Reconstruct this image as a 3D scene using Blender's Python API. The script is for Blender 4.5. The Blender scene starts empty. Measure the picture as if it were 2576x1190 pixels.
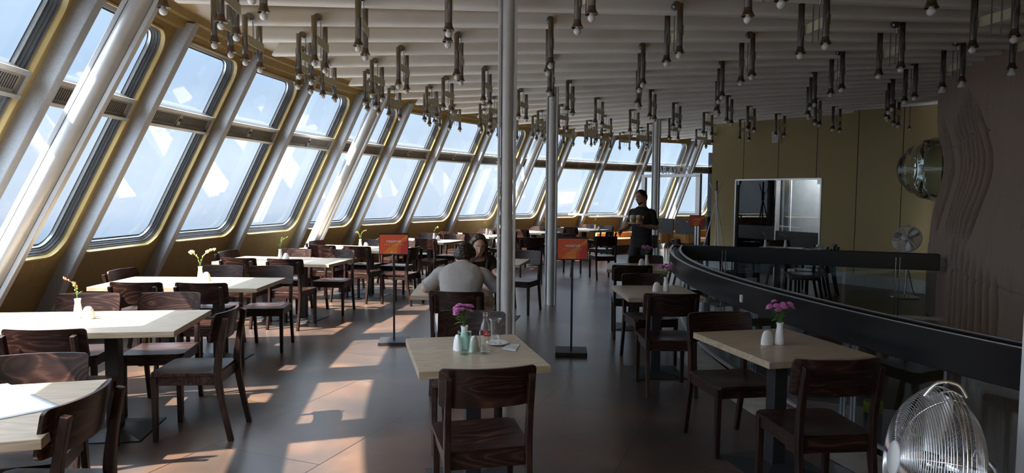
import bpy, bmesh, math, random
from math import sin, cos, pi, radians as rad, degrees as deg, atan2, hypot, sqrt, exp
from mathutils import Vector as V, Matrix, Euler, noise as mnoise
S = bpy.context.scene
COL = S.collection
random.seed(7)
# ------------------------------------------------------------------ room figures (metres)
CX, CY = 11.732, 6.598            # axis of the round tower
R0, K = 16.752, 0.5333            # leaning outer wall: radius at the floor, inward lean per metre
CEIL = 3.33
BAY = 5.776
CORE = 6.55
PITCH, ROLL, FOC, EYE = .062, .0089, 1724.3, 1.62

def pol(R, az, z=0.0):
    a = rad(az)
    return V((CX + R*cos(a), CY + R*sin(a), z))
def cone(az, z, d=0.0):
    return pol(R0 - K*z - d, az, z)
def ribaz(i): return 184.9 - BAY*i

# ------------------------------------------------------------------ camera
cp, sp, cr, sr = cos(PITCH), sin(PITCH), cos(ROLL), sin(ROLL)
FW = V((0, cp, -sp)); UP0 = V((0, sp, cp)); RT0 = V((1, 0, 0))
RT = RT0*cr + UP0*sr; UP = UP0*cr - RT0*sr
cam = bpy.data.cameras.new('camera'); camo = bpy.data.objects.new('camera', cam); COL.objects.link(camo)
cam.sensor_width = 36; cam.lens = FOC/2576*36; cam.clip_start = .05; cam.clip_end = 500
Mx = Matrix((( RT.x, UP.x, -FW.x, 0), (RT.y, UP.y, -FW.y, 0), (RT.z, UP.z, -FW.z, EYE), (0, 0, 0, 1)))
camo.matrix_world = Mx
S.camera = camo
def inframe(p, mx=60, my=60):
    d = V(p) - V((0, 0, EYE)); w = d.dot(FW)
    if w < .3: return False
    x = 1288 + FOC*d.dot(RT)/w; y = 595 - FOC*d.dot(UP)/w
    return -mx < x < 2576+mx and -my < y < 1190+my

# ------------------------------------------------------------------ materials
MATS = {}
def mat(name, col=(.5, .5, .5), rough=.5, metal=0.0, **kw):
    m = bpy.data.materials.new(name); m.use_nodes = True
    b = m.node_tree.nodes['Principled BSDF']
    b.inputs['Base Color'].default_value = (*col, 1)
    b.inputs['Roughness'].default_value = rough
    b.inputs['Metallic'].default_value = metal
    for k, v in kw.items():
        b.inputs[k.replace('_', ' ')].default_value = v
    MATS[name] = m
    return m
def N(m, t, **kw):
    n = m.node_tree.nodes.new(t)
    for k, v in kw.items(): setattr(n, k, v)
    return n
def L(m, a, b): m.node_tree.links.new(a, b)
def BS(m): return m.node_tree.nodes['Principled BSDF']
def ramp(m, fac, stops):
    r = N(m, 'ShaderNodeValToRGB'); e = r.color_ramp.elements
    while len(e) < len(stops): e.new(.5)
    for k, (p, c) in enumerate(stops):
        e[k].position = p; e[k].color = (*c, 1)
    L(m, fac, r.inputs[0]); return r
def coords(m, scale=(1, 1, 1), rot=(0, 0, 0), kind='Object'):
    t = N(m, 'ShaderNodeTexCoord'); mp = N(m, 'ShaderNodeMapping')
    mp.inputs['Scale'].default_value = scale; mp.inputs['Rotation'].default_value = rot
    L(m, t.outputs[kind], mp.inputs[0]); return mp.outputs[0]
def noise_tex(m, vec, scale, detail=4, rough=.55, dist=0.0):
    n = N(m, 'ShaderNodeTexNoise'); n.inputs['Scale'].default_value = scale
    n.inputs['Detail'].default_value = detail; n.inputs['Roughness'].default_value = rough
    n.inputs['Distortion'].default_value = dist
    L(m, vec, n.inputs['Vector']); return n.outputs['Fac']
def bump(m, h, strength=.2, dist=.01):
    b = N(m, 'ShaderNodeBump'); b.inputs['Strength'].default_value = strength; b.inputs['Distance'].default_value = dist
    L(m, h, b.inputs['Height']); L(m, b.outputs[0], BS(m).inputs['Normal'])
def noisy(name, c1, c2, scale=8, rough=.5, metal=0, sc=(1, 1, 1), bmp=0, r2=None, dist=0.0, lo=.3, hi=.7, kind='Object'):
    m = mat(name, c1, rough, metal); v = coords(m, sc, kind=kind); f = noise_tex(m, v, scale, 5, .6, dist)
    r = ramp(m, f, [(lo, c1), (hi, c2)]); L(m, r.outputs[0], BS(m).inputs['Base Color'])
    if r2 is not None:
        rr = ramp(m, f, [(lo, (rough,)*3), (hi, (r2,)*3)]); L(m, rr.outputs[0], BS(m).inputs['Roughness'])
    if bmp: bump(m, f, bmp)
    return m
def grain(name, dark, mid, light, rough, axis=0, amp=1.0, coat=0.0):
    """wood: growth rings cut along the board (distorted bands stretched along one axis)"""
    m = mat(name, mid, rough)
    sc = [1.0, 1.0, 1.0]; sc[axis] = .16
    v = coords(m, tuple(sc))
    oi = N(m, 'ShaderNodeObjectInfo'); ad = N(m, 'ShaderNodeVectorMath', operation='ADD')
    ml = N(m, 'ShaderNodeVectorMath', operation='SCALE'); ml.inputs[3].default_value = 7.0
    cmb = N(m, 'ShaderNodeCombineXYZ'); L(m, oi.outputs['Random'], cmb.inputs[0]); L(m, oi.outputs['Random'], cmb.inputs[1]); L(m, oi.outputs['Random'], cmb.inputs[2])
    L(m, cmb.outputs[0], ml.inputs[0]); L(m, v, ad.inputs[0]); L(m, ml.outputs[0], ad.inputs[1]); v = ad.outputs[0]
    big = noise_tex(m, v, 5.5, 2, .45, .6)
    mul = N(m, 'ShaderNodeMath', operation='MULTIPLY'); mul.inputs[1].default_value = 15.0; L(m, big, mul.inputs[0])
    fr = N(m, 'ShaderNodeMath', operation='PINGPONG'); fr.inputs[1].default_value = .5; L(m, mul.outputs[0], fr.inputs[0])
    fine = noise_tex(m, v, 60, 4, .7)
    mx = N(m, 'ShaderNodeMath', operation='MULTIPLY_ADD'); mx.inputs[1].default_value = .45; L(m, fine, mx.inputs[0]); L(m, fr.outputs[0], mx.inputs[2])
    r = ramp(m, mx.outputs[0], [(.12, light), (.36, mid), (.75, dark)])
    L(m, r.outputs[0], BS(m).inputs['Base Color'])
    bump(m, mx.outputs[0], .06*amp, .004)
    if coat: BS(m).inputs['Coat Weight'].default_value = coat; BS(m).inputs['Coat Roughness'].default_value = .25
    return m
def glassy(name, tint=(1, 1, 1), ior=1.45, rough=0.0, edge=0.0, gl=(1, 1, 1)):
    m = bpy.data.materials.new(name); m.use_nodes = True; nt = m.node_tree
    nt.nodes.remove(nt.nodes['Principled BSDF']); out = nt.nodes['Material Output']
    tr = N(m, 'ShaderNodeBsdfTransparent'); tr.inputs[0].default_value = (*tint, 1)
    g = N(m, 'ShaderNodeBsdfGlossy'); g.inputs['Roughness'].default_value = rough; g.inputs[0].default_value = (*gl, 1)
    lw = N(m, 'ShaderNodeLayerWeight'); lw.inputs[0].default_value = .5
    f0 = ((ior-1)/(ior+1))**2
    pw = N(m, 'ShaderNodeMath', operation='POWER'); pw.inputs[1].default_value = 5.0; L(m, lw.outputs['Facing'], pw.inputs[0])
    ma = N(m, 'ShaderNodeMath', operation='MULTIPLY_ADD'); ma.inputs[1].default_value = 1-f0; ma.inputs[2].default_value = f0
    L(m, pw.outputs[0], ma.inputs[0]); fac = ma.outputs[0]
    if edge:
        mm = N(m, 'ShaderNodeMath', operation='MULTIPLY_ADD'); mm.inputs[1].default_value = edge; mm.use_clamp = True
        L(m, lw.outputs['Facing'], mm.inputs[0]); L(m, fac, mm.inputs[2]); fac = mm.outputs[0]
    mx = N(m, 'ShaderNodeMixShader'); L(m, fac, mx.inputs[0]); L(m, tr.outputs[0], mx.inputs[1]); L(m, g.outputs[0], mx.inputs[2])
    L(m, mx.outputs[0], out.inputs[0]); MATS[name] = m
    return m

WOOD = grain('dark_stained_beech', (.010, .0045, .004), (.026, .011, .0085), (.085, .040, .028), .33, axis=0)
WOODV = grain('dark_stained_legs', (.010, .005, .0045), (.022, .010, .008), (.045, .022, .016), .36, axis=2)
for w_ in (WOOD, WOODV): BS(w_).inputs['Specular IOR Level'].default_value = .30
OAK = grain('light_oak_board', (.33, .255, .175), (.415, .33, .235), (.48, .39, .285), .36, axis=0, amp=.5)
BLACK = noisy('black_powder_coat', (.010, .010, .012), (.018, .018, .020), 40, .5)
BLACKGLOSS = mat('black_laminate', (.008, .008, .010), .28)
GOLD = noisy('ochre_wall_panel', (.27, .185, .062), (.33, .23, .085), 14, .62, sc=(1, 1, 1), bmp=.05)
GOLDTRIM = mat('gold_anodised_trim', (.55, .40, .16), .32, .75)
SILVER = noisy('silver_paint', (.60, .61, .63), (.68, .69, .71), 6, .34, .30, r2=.42)
RIBM = noisy('grey_metal_paint', (.36, .37, .39), (.45, .46, .48), 55, .5, .35, bmp=.15)
ALU = noisy('brushed_aluminium', (.55, .55, .55), (.68, .68, .68), 30, .34, .8, sc=(.2, 1, 4))
VENT = noisy('vent_aluminium', (.32, .30, .27), (.42, .40, .36), 22, .45, .5)
FRAMEM = noisy('window_frame_metal', (.30, .30, .30), (.38, .38, .38), 20, .35, .6)
GOLDP = mat('ochre_frame_paint', (.40, .29, .11), .42)
RUBBER = mat('dark_gasket', (.02, .02, .022), .6)
CHROME = mat('chrome', (.72, .72, .74), .12, 1.0)
CHROMEOLD = noisy('aged_chrome', (.40, .41, .44), (.24, .235, .24), 16, .13, 1.0, sc=(1, 1, .3), r2=.26)
FLARE = noisy('tarnished_brass', (.13, .10, .075), (.24, .19, .14), 40, .35, .9)
KHAKI = mat('khaki_plate', (.60, .57, .38), .45)
OPAL = mat('opal_bulb', (.86, .86, .84), .22)
SLAT = noisy('white_slat', (.82, .80, .77), (.88, .86, .83), 5, .6, sc=(1, 1, 1), bmp=.04)
CEILM = noisy('gold_ceiling_board', (.36, .25, .11), (.43, .31, .15), 3, .4)
TAN = noisy('olive_cloth_panel', (.40, .325, .16), (.46, .375, .19), 160, .85, bmp=.12)
SEAM = mat('panel_joint', (.03, .022, .015), .8)
PLINTH = noisy('pale_stone_plinth', (.45, .44, .42), (.55, .54, .52), 12, .6)
EDGE = noisy('pale_stone_edge', (.30, .28, .25), (.42, .40, .37), 6, .55, r2=.4)
PORC = mat('white_porcelain', (.86, .86, .86), .16)
GLASS = glassy('window_glass', (.95, .97, .98), 1.42)
GLASSR = glassy('railing_glass', (.80, .84, .85), 1.5)
GLASSP = glassy('partition_glass', (.93, .96, .97), 1.33)
GLASSB = glassy('bottle_glass', (.985, .995, .99), 1.4, 0.02, edge=.30)
GLASSG = glassy('green_tinted_glass', (.84, .955, .915), 1.4, 0.02, edge=.14)
DARKGLASS = glassy('dark_glass', (.25, .27, .30), 1.5)
CLOTH = noisy('white_cloth', (.80, .81, .86), (.85, .86, .90), 90, .9, bmp=.08)
ORANGE = noisy('orange_upholstery', (.50, .22, .06), (.58, .27, .085), 30, .7)
LEAF = mat('leaf_green', (.10, .22, .04), .5)
BUDY = mat('yellow_green_bud', (.55, .62, .14), .5)
BUDW = mat('cream_petal', (.85, .80, .52), .5)
BUDO = mat('coral_petal', (.80, .25, .10), .5)
PINK = noisy('pink_petal', (.62, .17, .50), (.74, .30, .62), 60, .55)
WHITEP = mat('white_paint', (.78, .79, .80), .45)
LETTER = mat('white_lettering', (.80, .86, .90), .45)
SKIN1 = noisy('skin_light', (.58, .34, .25), (.64, .40, .30), 14, .5)
SKIN2 = noisy('skin_tan', (.50, .28, .19), (.56, .33, .23), 14, .5)
HAIRB = noisy('dark_brown_hair', (.012, .008, .007), (.03, .02, .015), 40, .45, sc=(1, 1, .2))
HAIRL = noisy('brown_hair', (.020, .011, .008), (.085, .045, .026), 30, .42, sc=(1, 1, .12))
SHIRTG = noisy('grey_jersey', (.33, .305, .29), (.38, .355, .34), 120, .9, bmp=.1)
SHIRTB = noisy('black_jersey', (.012, .012, .015), (.020, .020, .024), 90, .85, bmp=.08)
SHORTS = noisy('pale_cotton', (.62, .60, .56), (.70, .68, .64), 60, .9)
BROWNTOP = noisy('dark_brown_knit', (.020, .014, .012), (.035, .026, .022), 80, .9, bmp=.1)
DENIM = noisy('black_trouser_cloth', (.010, .010, .013), (.018, .018, .022), 60, .85)
EYEW = mat('eye_white', (.75, .72, .70), .3)
EYED = mat('eye_dark', (.02, .014, .01), .25)
LIP = mat('lip', (.50, .19, .16), .45)
BEER = mat('amber_beer', (.62, .27, .03), .1)
FOAM = mat('beer_foam', (.82, .77, .66), .8)

# floor: large worn bronze-brown tiles
def floor_mat():
    m = mat('bronze_floor_tiles', (.1, .07, .05), .35)
    t = N(m, 'ShaderNodeTexCoord'); mp = N(m, 'ShaderNodeMapping'); mp.inputs['Rotation'].default_value = (0, 0, rad(-69))
    L(m, t.outputs['Object'], mp.inputs[0]); v = mp.outputs[0]
    br = N(m, 'ShaderNodeTexBrick'); br.inputs['Scale'].default_value = 1.0
    br.inputs['Mortar Size'].default_value = .005; br.inputs['Mortar Smooth'].default_value = .2
    br.inputs['Brick Width'].default_value = 1.66; br.inputs['Row Height'].default_value = .83
    br.inputs['Color1'].default_value = (.9, .9, .9, 1); br.inputs['Color2'].default_value = (1.08, 1.08, 1.08, 1); br.inputs['Mortar'].default_value = (.28, .22, .2, 1)
    L(m, v, br.inputs[0])
    big = noise_tex(m, t.outputs['Object'], 1.4, 3, .5, .5)
    fine = noise_tex(m, t.outputs['Object'], 6, 4, .55, .2)
    c1 = ramp(m, big, [(.30, (.036, .027, .025)), (.48, (.060, .041, .033)), (.60, (.092, .052, .036)), (.72, (.118, .082, .062))])
    c2 = ramp(m, fine, [(.3, (.94, .94, .94)), (.7, (1.05, 1.05, 1.04))])
    mx = N(m, 'ShaderNodeMix', data_type='RGBA', blend_type='MULTIPLY'); mx.inputs[0].default_value = 1
    L(m, c1.outputs[0], mx.inputs[6]); L(m, c2.outputs[0], mx.inputs[7])
    m2 = N(m, 'ShaderNodeMix', data_type='RGBA', blend_type='MULTIPLY'); m2.inputs[0].default_value = 1
    L(m, mx.outputs[2], m2.inputs[6]); L(m, br.outputs['Color'], m2.inputs[7])
    L(m, m2.outputs[2], BS(m).inputs['Base Color'])
    BS(m).inputs['Roughness'].default_value = .285
    BS(m).inputs['Specular IOR Level'].default_value = .58
    return m
FLOORM = floor_mat()
def concrete_mat():
    m = mat('brown_concrete', (.1, .08, .07), .85)
    v = coords(m, (1, 1, 1)); a = noise_tex(m, v, 2.2, 6, .6, .3)
    v2 = coords(m, (14, 14, .5)); b = noise_tex(m, v2, 1.6, 5, .65)
    fine = noise_tex(m, v, 45, 4, .7)
    ad = N(m, 'ShaderNodeMath', operation='MULTIPLY_ADD'); ad.inputs[1].default_value = .9; L(m, b, ad.inputs[0]); L(m, a, ad.inputs[2])
    ad2 = N(m, 'ShaderNodeMath', operation='MULTIPLY_ADD'); ad2.inputs[1].default_value = .4; L(m, fine, ad2.inputs[0]); L(m, ad.outputs[0], ad2.inputs[2])
    r = ramp(m, ad2.outputs[0], [(.75, (.15, .095, .070)), (1.0, (.30, .21, .160)), (1.3, (.42, .32, .26))])
    r.color_ramp.elements[2].position = 1.0; r.color_ramp.elements[1].position = .8; r.color_ramp.elements[0].position = .55
    L(m, r.outputs[0], BS(m).inputs['Base Color']); bump(m, ad2.outputs[0], .5, .02)
    return m
CONC = concrete_mat()

# ------------------------------------------------------------------ mesh builder
def frame_along(path):
    pts = [V(p) for p in path]; n = len(pts); T = []
    for i in range(n):
        d = pts[min(i+1, n-1)] - pts[max(i-1, 0)]
        T.append(d.normalized() if d.length > 1e-9 else V((0, 0, 1)))
    u = T[0].orthogonal().normalized(); out = []
    for i in range(n):
        u = (u - T[i]*u.dot(T[i]))
        u = u.normalized() if u.length > 1e-6 else T[i].orthogonal().normalized()
        out.append((pts[i], u, T[i].cross(u).normalized()))
    return out
def catmull(P, n=6):
    P = [tuple(p) for p in P]; out = []
    for i in range(len(P)-1):
        p0 = P[max(i-1, 0)]; p1 = P[i]; p2 = P[i+1]; p3 = P[min(i+2, len(P)-1)]
        for k in range(n):
            t = k/n
            out.append(tuple(.5*((2*b) + (-a+c)*t + (2*a-5*b+4*c-d)*t*t + (-a+3*b-3*c+d)*t**3) for a, b, c, d in zip(p0, p1, p2, p3)))
    out.append(P[-1]); return out
class MB:
    def __init__(s): s.v = []; s.f = []; s.m = []; s.s = []
    def add(s, vs, fs, m=0, sm=False, M=None):
        o = len(s.v)
        s.v += [tuple(M @ V(q)) for q in vs] if M is not None else [tuple(q) for q in vs]
        for f in fs:
            s.f.append(tuple(i+o for i in f)); s.m.append(m); s.s.append(sm)
        return s
    def box(s, c, d, m=0, M=None, rz=0.0):
        x, y, z = (q/2 for q in d); R = Matrix.Rotation(rz, 3, 'Z') if rz else None
        vs = []
        for a in (-1, 1):
            for b in (-1, 1):
                for e in (-1, 1):
                    q = V((a*x, b*y, e*z)); q = R @ q if R else q
                    vs.append(q + V(c))
        return s.add(vs, [(0, 1, 3, 2), (4, 6, 7, 5), (0, 4, 5, 1), (2, 3, 7, 6), (0, 2, 6, 4), (1, 5, 7, 3)], m, False, M)
    def loft(s, rings, m=0, sm=True, cap=True, M=None, closed=True):
        n = len(rings[0]); vs = [p for r in rings for p in r]; fs = []
        for i in range(len(rings)-1):
            for j in range(n if closed else n-1):
                k = (j+1) % n
                fs.append((i*n+j, i*n+k, (i+1)*n+k, (i+1)*n+j))
        s.add(vs, fs, m, sm, M)
        if cap and closed:
            s.add(rings[0], [tuple(range(n))[::-1]], m, False, M); s.add(rings[-1], [tuple(range(n))], m, False, M)
        return s
    def tube(s, path, r, n=10, m=0, cap=True, M=None, sm=True):
        fr = frame_along(path); rings = []
        for i, (p, u, w) in enumerate(fr):
            ri = r[i] if isinstance(r, (list, tuple)) else r
            rings.append([p + (u*cos(2*pi*j/n) + w*sin(2*pi*j/n))*ri for j in range(n)])
        return s.loft(rings, m, sm, cap, M)
    def torus(s, c, R, r, ax=V((0, 0, 1)), n=40, k=6, m=0, M=None):
        q = V((0, 0, 1)).rotation_difference(V(ax)).to_matrix(); vs = []; fs = []
        for i in range(n):
            a = 2*pi*i/n
            for j in range(k):
                b = 2*pi*j/k
                vs.append(V(c) + q @ V(((R+r*cos(b))*cos(a), (R+r*cos(b))*sin(a), r*sin(b))))
        for i in range(n):
            for j in range(k):
                fs.append((i*k+j, ((i+1) % n)*k+j, ((i+1) % n)*k+(j+1) % k, i*k+(j+1) % k))
        return s.add(vs, fs, m, True, M)
    def lathe(s, prof, n=24, m=0, M=None, sm=True, c=(0, 0, 0)):
        rings = [[V((r*cos(2*pi*j/n), r*sin(2*pi*j/n), z)) + V(c) for j in range(n)] for r, z in prof]
        return s.loft(rings, m, sm, False, M) if prof[0][0] < 1e-4 and prof[-1][0] < 1e-4 else s.loft(rings, m, sm, True, M)
    def sph(s, c, r, nu=16, nv=10, m=0, M=None, R=None):
        r = (r, r, r) if not isinstance(r, (tuple, list)) else r
        rings = []
        for i in range(nv+1):
            t = pi*(max(i, .02) if i < nv else nv-.02)/nv
            ring = []
            for j in range(nu):
                q = V((r[0]*sin(t)*cos(2*pi*j/nu), r[1]*sin(t)*sin(2*pi*j/nu), r[2]*cos(t)))
                q = R @ q if R is not None else q
                ring.append(q + V(c))
            rings.append(ring)
        return s.loft(rings, m, True, True, M)
    def sweep(s, path, w, d, ux=V((1, 0, 0)), m=0, M=None):
        """rectangular section w (along ux) by d swept along path"""
        pts = [V(p) for p in path]; n = len(pts); rings = []
        for i in range(n):
            T = (pts[min(i+1, n-1)] - pts[max(i-1, 0)]).normalized(); u = (ux - T*ux.dot(T)).normalized(); q = T.cross(u)
            wi = w[i] if isinstance(w, (list, tuple)) else w; di = d[i] if isinstance(d, (list, tuple)) else d
            rings.append([pts[i] + u*(a*wi/2) + q*(b*di/2) for a, b in ((-1, -1), (1, -1), (1, 1), (-1, 1))])
        return s.loft(rings, m, False, True, M)
    def prism(s, poly, z0, z1, m=0, M=None):
        n = len(poly)
        return s.loft([[(x, y, z0) for x, y in poly], [(x, y, z1) for x, y in poly]], m, False, True, M)
    def build(s, name, mats, parent=None, loc=None, rz=0.0, bev=0.0, seg=2, fix=True):
        me = bpy.data.meshes.new(name); me.from_pydata(s.v, [], s.f)
        for q in (mats if isinstance(mats, (list, tuple)) else [mats]): me.materials.append(q)
        me.polygons.foreach_set('material_index', s.m); me.polygons.foreach_set('use_smooth', s.s)
        if fix or bev:
            b = bmesh.new(); b.from_mesh(me)
            if fix: bmesh.ops.recalc_face_normals(b, faces=b.faces)
            if bev:
                bmesh.ops.remove_doubles(b, verts=b.verts, dist=1e-5)
                ed = [e for e in b.edges if len(e.link_faces) == 2 and e.calc_face_angle() > .6]
                bmesh.ops.bevel(b, geom=ed, offset=bev, segments=seg, profile=.5, affect='EDGES', clamp_overlap=True)
            b.to_mesh(me); b.free()
        me.update()
        o = bpy.data.objects.new(name, me); COL.objects.link(o)
        if parent is not None: o.parent = parent
        if loc is not None: o.location = loc
        if rz: o.rotation_euler.z = rz
        return o
def tag(o, label, cat, group=None, kind=None):
    o['label'] = label; o['category'] = cat
    if group: o['group'] = group
    if kind: o['kind'] = kind
    return o
def struct(o, label=None):
    o['kind'] = 'structure'
    if label: o['label'] = label
    return o
def thing(name, label, cat, loc=(0, 0, 0), rz=0.0, group=None):
    o = bpy.data.objects.new(name, None); COL.objects.link(o); o.empty_display_size = .1
    o.location = loc; o.rotation_euler = (0, 0, rz)
    return tag(o, label, cat, group)
def copy_tree(o, parent=None):
    c = o.copy(); COL.objects.link(c)
    if parent is not None: c.parent = parent
    for ch in list(o.children): copy_tree(ch, c)
    return c
ORD = ['', 'first', 'second', 'third', 'fourth', 'fifth', 'sixth', 'seventh', 'eighth', 'ninth', 'tenth', 'eleventh', 'twelfth', 'thirteenth',
       'fourteenth', 'fifteenth', 'sixteenth', 'seventeenth', 'eighteenth', 'nineteenth', 'twentieth', 'twenty-first', 'twenty-second', 'twenty-third', 'twenty-fourth', 'twenty-fifth', 'twenty-sixth', 'twenty-seventh']
def text_mesh(txt, size, extrude=.001, bold=0.0, shear=0.0, align='CENTER'):
    cu = bpy.data.curves.new('txt', 'FONT'); cu.body = txt; cu.size = size; cu.extrude = extrude; cu.align_x = align; cu.align_y = 'CENTER'
    cu.offset = bold; cu.shear = shear; cu.resolution_u = 3
    o = bpy.data.objects.new('txt', cu); COL.objects.link(o)
    dg = bpy.context.evaluated_depsgraph_get(); me = bpy.data.meshes.new_from_object(o.evaluated_get(dg))
    vs = [v.co.copy() for v in me.vertices]; fs = [tuple(p.vertices) for p in me.polygons]
    bpy.data.objects.remove(o); bpy.data.curves.remove(cu); bpy.data.meshes.remove(me)
    return vs, fs
# ------------------------------------------------------------------ setting: floor
AZ0, AZ1 = 97.0, 232.0          # the part of the ring that is built (far end, end behind the camera)
RV = 9.72                        # edge of the stairwell opening
RAILA = pol(9.86, 161.6, 0); RAILB = V((5.32, 8.50, 0))
def arc(R, a0, a1, n, z=0):
    return [pol(R, a0 + (a1-a0)*i/n, z) for i in range(n+1)]
mb = MB()
no = 90
out = arc(17.05, AZ0, AZ1, no); inn = arc(RV, AZ0, AZ1, no)
for i in range(no):
    q = [out[i], out[i+1], inn[i+1], inn[i]]
    mb.add(q + [p - V((0, 0, .3)) for p in q], [(0, 1, 2, 3), (4, 7, 6, 5), (0, 4, 5, 1), (2, 6, 7, 3)])
# floor beyond the straight railing, between the opening and the cloth-panelled wall
ea = deg(atan2(RAILB.y-CY, RAILB.x-CX)) % 360
pg = arc(RV, AZ0, 161.2, 40) + [RAILB + (RAILA-RAILB).normalized()*-.3] + arc(CORE-.3, ea-3, AZ0, 30)
n = len(pg)
mb.add(pg + [p - V((0, 0, .3)) for p in pg], [tuple(range(n)), tuple(range(2*n-1, n-1, -1))] + [(i, (i+1) % n, n+(i+1) % n, n+i) for i in range(n)])
struct(mb.build('floor', FLOORM, fix=True), 'worn bronze-brown tiled floor of the round dining room')
# pale stone edge along the opening
mb = MB(); A = arc(10.06, 160.9, 231, 60, .003); B = arc(RV-.005, 160.9, 231, 60, .003)
for i in range(60):
    mb.add([A[i], A[i+1], B[i+1], B[i]], [(0, 1, 2, 3)]); mb.add([B[i], B[i+1], B[i+1]-V((0, 0, .32)), B[i]-V((0, 0, .32))], [(0, 1, 2, 3)])
struct(mb.build('trim_1', EDGE, fix=False), 'curved pale stone edge of the stairwell')
# fascia of the slab under the straight railing
d = (RAILB-RAILA); L2 = d.length; ang = atan2(d.y, d.x); mid = (RAILA+RAILB)/2
mb = MB(); mb.box((mid.x, mid.y, -.55), (L2+.2, .06, 1.1), 0, rz=ang)
struct(mb.build('wall_stairwell', mat('dark_olive_cloth', (.10, .08, .045), .85)), 'olive stairwell side under the straight railing')
mb = MB(); A = arc(RV+.02, 158, 232, 60, -1.5); B = arc(RV+.02, 158, 232, 60, -.3)
for i in range(60): mb.add([A[i], A[i+1], B[i+1], B[i]], [(0, 1, 2, 3)])
struct(mb.build('wall_stairwell_curved', mat('dark_stairwell_paint', (.05, .048, .046), .7), fix=False))
mb = MB(); A = arc(RV+.1, 150, 232, 60, -1.35); B = arc(5.8, 150, 232, 60, -1.35)
for i in range(60):
    mb.add([A[i], A[i+1], B[i+1], B[i]], [(0, 1, 2, 3)])
struct(mb.build('floor_lower', noisy('dark_brown_carpet', (.035, .018, .012), (.055, .028, .018), 60, .9), fix=False), 'dark landing down in the stairwell')

# ------------------------------------------------------------------ outer wall, windows, ribs, columns
PHI = math.atan(K)
I0, I1 = -8, 15
def WP(i, x, z, d):
    a0, a1 = ribaz(i), ribaz(i+1); A = cone(a0, z, .03); B = cone(a1, z, .03); t = .5 + x/1.6
    am = rad((a0+a1)/2); nrm = V((cos(PHI)*cos(am), cos(PHI)*sin(am), sin(PHI)))
    return A + (B-A)*t + nrm*d
HW, ZB, ZT = .665, .985, 3.125
def rrect(e, d, i, z0=ZB, z1=ZT, r=.19, n=7, rb=True, rt=True):
    hw = HW - e; a = z0 + e; b = z1 - e; r = max(r-e, .03); P = []
    def corner(cx, cz, s, rr):
        if rr:
            for k in range(n+1):
                t = s + pi/2*k/n; P.append((cx + r*cos(t), cz + r*sin(t)))
        else: P.append((cx + r*cos(s+pi/4)*sqrt(2), cz + r*sin(s+pi/4)*sqrt(2)))
    corner(hw-r, b-r, 0, rt); corner(-hw+r, b-r, pi/2, rt); corner(-hw+r, a+r, pi, rb); corner(hw-r, a+r, 1.5*pi, rb)
    return [WP(i, x, z, d) for x, z in P], P
wall = MB()
LOOPS = [(-.020, -.012, 0), (-.006, -.012, 0), (.0, .030, 0), (.010, .031, 2), (.012, .050, 1), (.020, .051, 2), (.022, .075, 1), (.028, .076, 2), (.030, .100, 1), (.040, .101, 3), (.042, .130, 2), (.055, .131, 1)]
for i in range(I0, I1):
    lp, P = rrect(-.028, 0, i)
    nn = len(P); no4 = nn//4
    ov = []
    for k, (x, z) in enumerate(P):
        q = k//no4
        ov.append([(.8, CEIL), (-.8, CEIL), (-.8, -.02), (.8, -.02)][q])
    ov = [WP(i, x, z, 0) for x, z in ov]
    fs = []
    for k in range(nn):
        k2 = (k+1) % nn
        fs.append((k, k2, nn+k2, nn+k))
    wall.add(lp + ov, fs)
    # frame
    w = MB(); rings = [rrect(e, dd, i)[0] for e, dd, _ in LOOPS]
    for k in range(len(LOOPS)-1):
        w.loft([rings[k], rings[k+1]], LOOPS[k+1][2], True, False)
    w.add(rings[0] + lp, [(k, (k+1) % nn, nn+(k+1) % nn, nn+k) for k in range(nn)], 0)
    win = struct(w.build('window_%d' % (i-I0+1), [GOLDP, RUBBER, FRAMEM, ALU], fix=True))
    # two panes
    for z0, z1, rb, rt in ((ZB, 2.33, True, False), (2.46, ZT, False, True)):
        g = MB(); o1 = rrect(.05, .125, i, z0, z1, rb=rb, rt=rt)[0]; o2 = rrect(.05, .133, i, z0, z1, rb=rb, rt=rt)[0]
        g.loft([o1, o2], 0, False, True)
        g.build('pane', GLASS, win)
    # transom with louvred ventilator
    t = MB()
    def slab(x0, x1, z0, z1, d0, d1, m):
        vs = [WP(i, x, z, dd) for x in (x0, x1) for z in (z0, z1) for dd in (d0, d1)]
        t.add(vs, [(0, 1, 3, 2), (4, 6, 7, 5), (0, 4, 5, 1), (2, 3, 7, 6), (0, 2, 6, 4), (1, 5, 7, 3)], m)
    h = HW+.004
    slab(-h, h, 2.305, 2.492, .045, .13, 2); slab(-h, h, 2.31, 2.488, .018, .045, 0)
    slab(-h, h, 2.462, 2.495, -.012, .018, 1); slab(-h, h, 2.298, 2.325, -.022, .018, 1)
    slab(h-.05, h, 2.325, 2.462, -.012, .02, 1); slab(-h, -h+.05, 2.325, 2.462, -.012, .02, 1)
    slab(-.03, .03, 2.325, 2.462, .008, .02, 0); slab(-.012, .012, 2.38, 2.41, -.004, .008, 2)
    for sd in (-1, 1):
        for q in range(18):
            x = sd*(.065 + q*.0305)
            slab(x-.0085, x+.0085, 2.345, 2.44, .0165, .03, 2)
    t.build('ventilator', [VENT, ALU, RUBBER], win)
struct(wall.build('wall_outer', GOLD, fix=False), 'ochre panelled wall leaning inward around the dining room')
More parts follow.
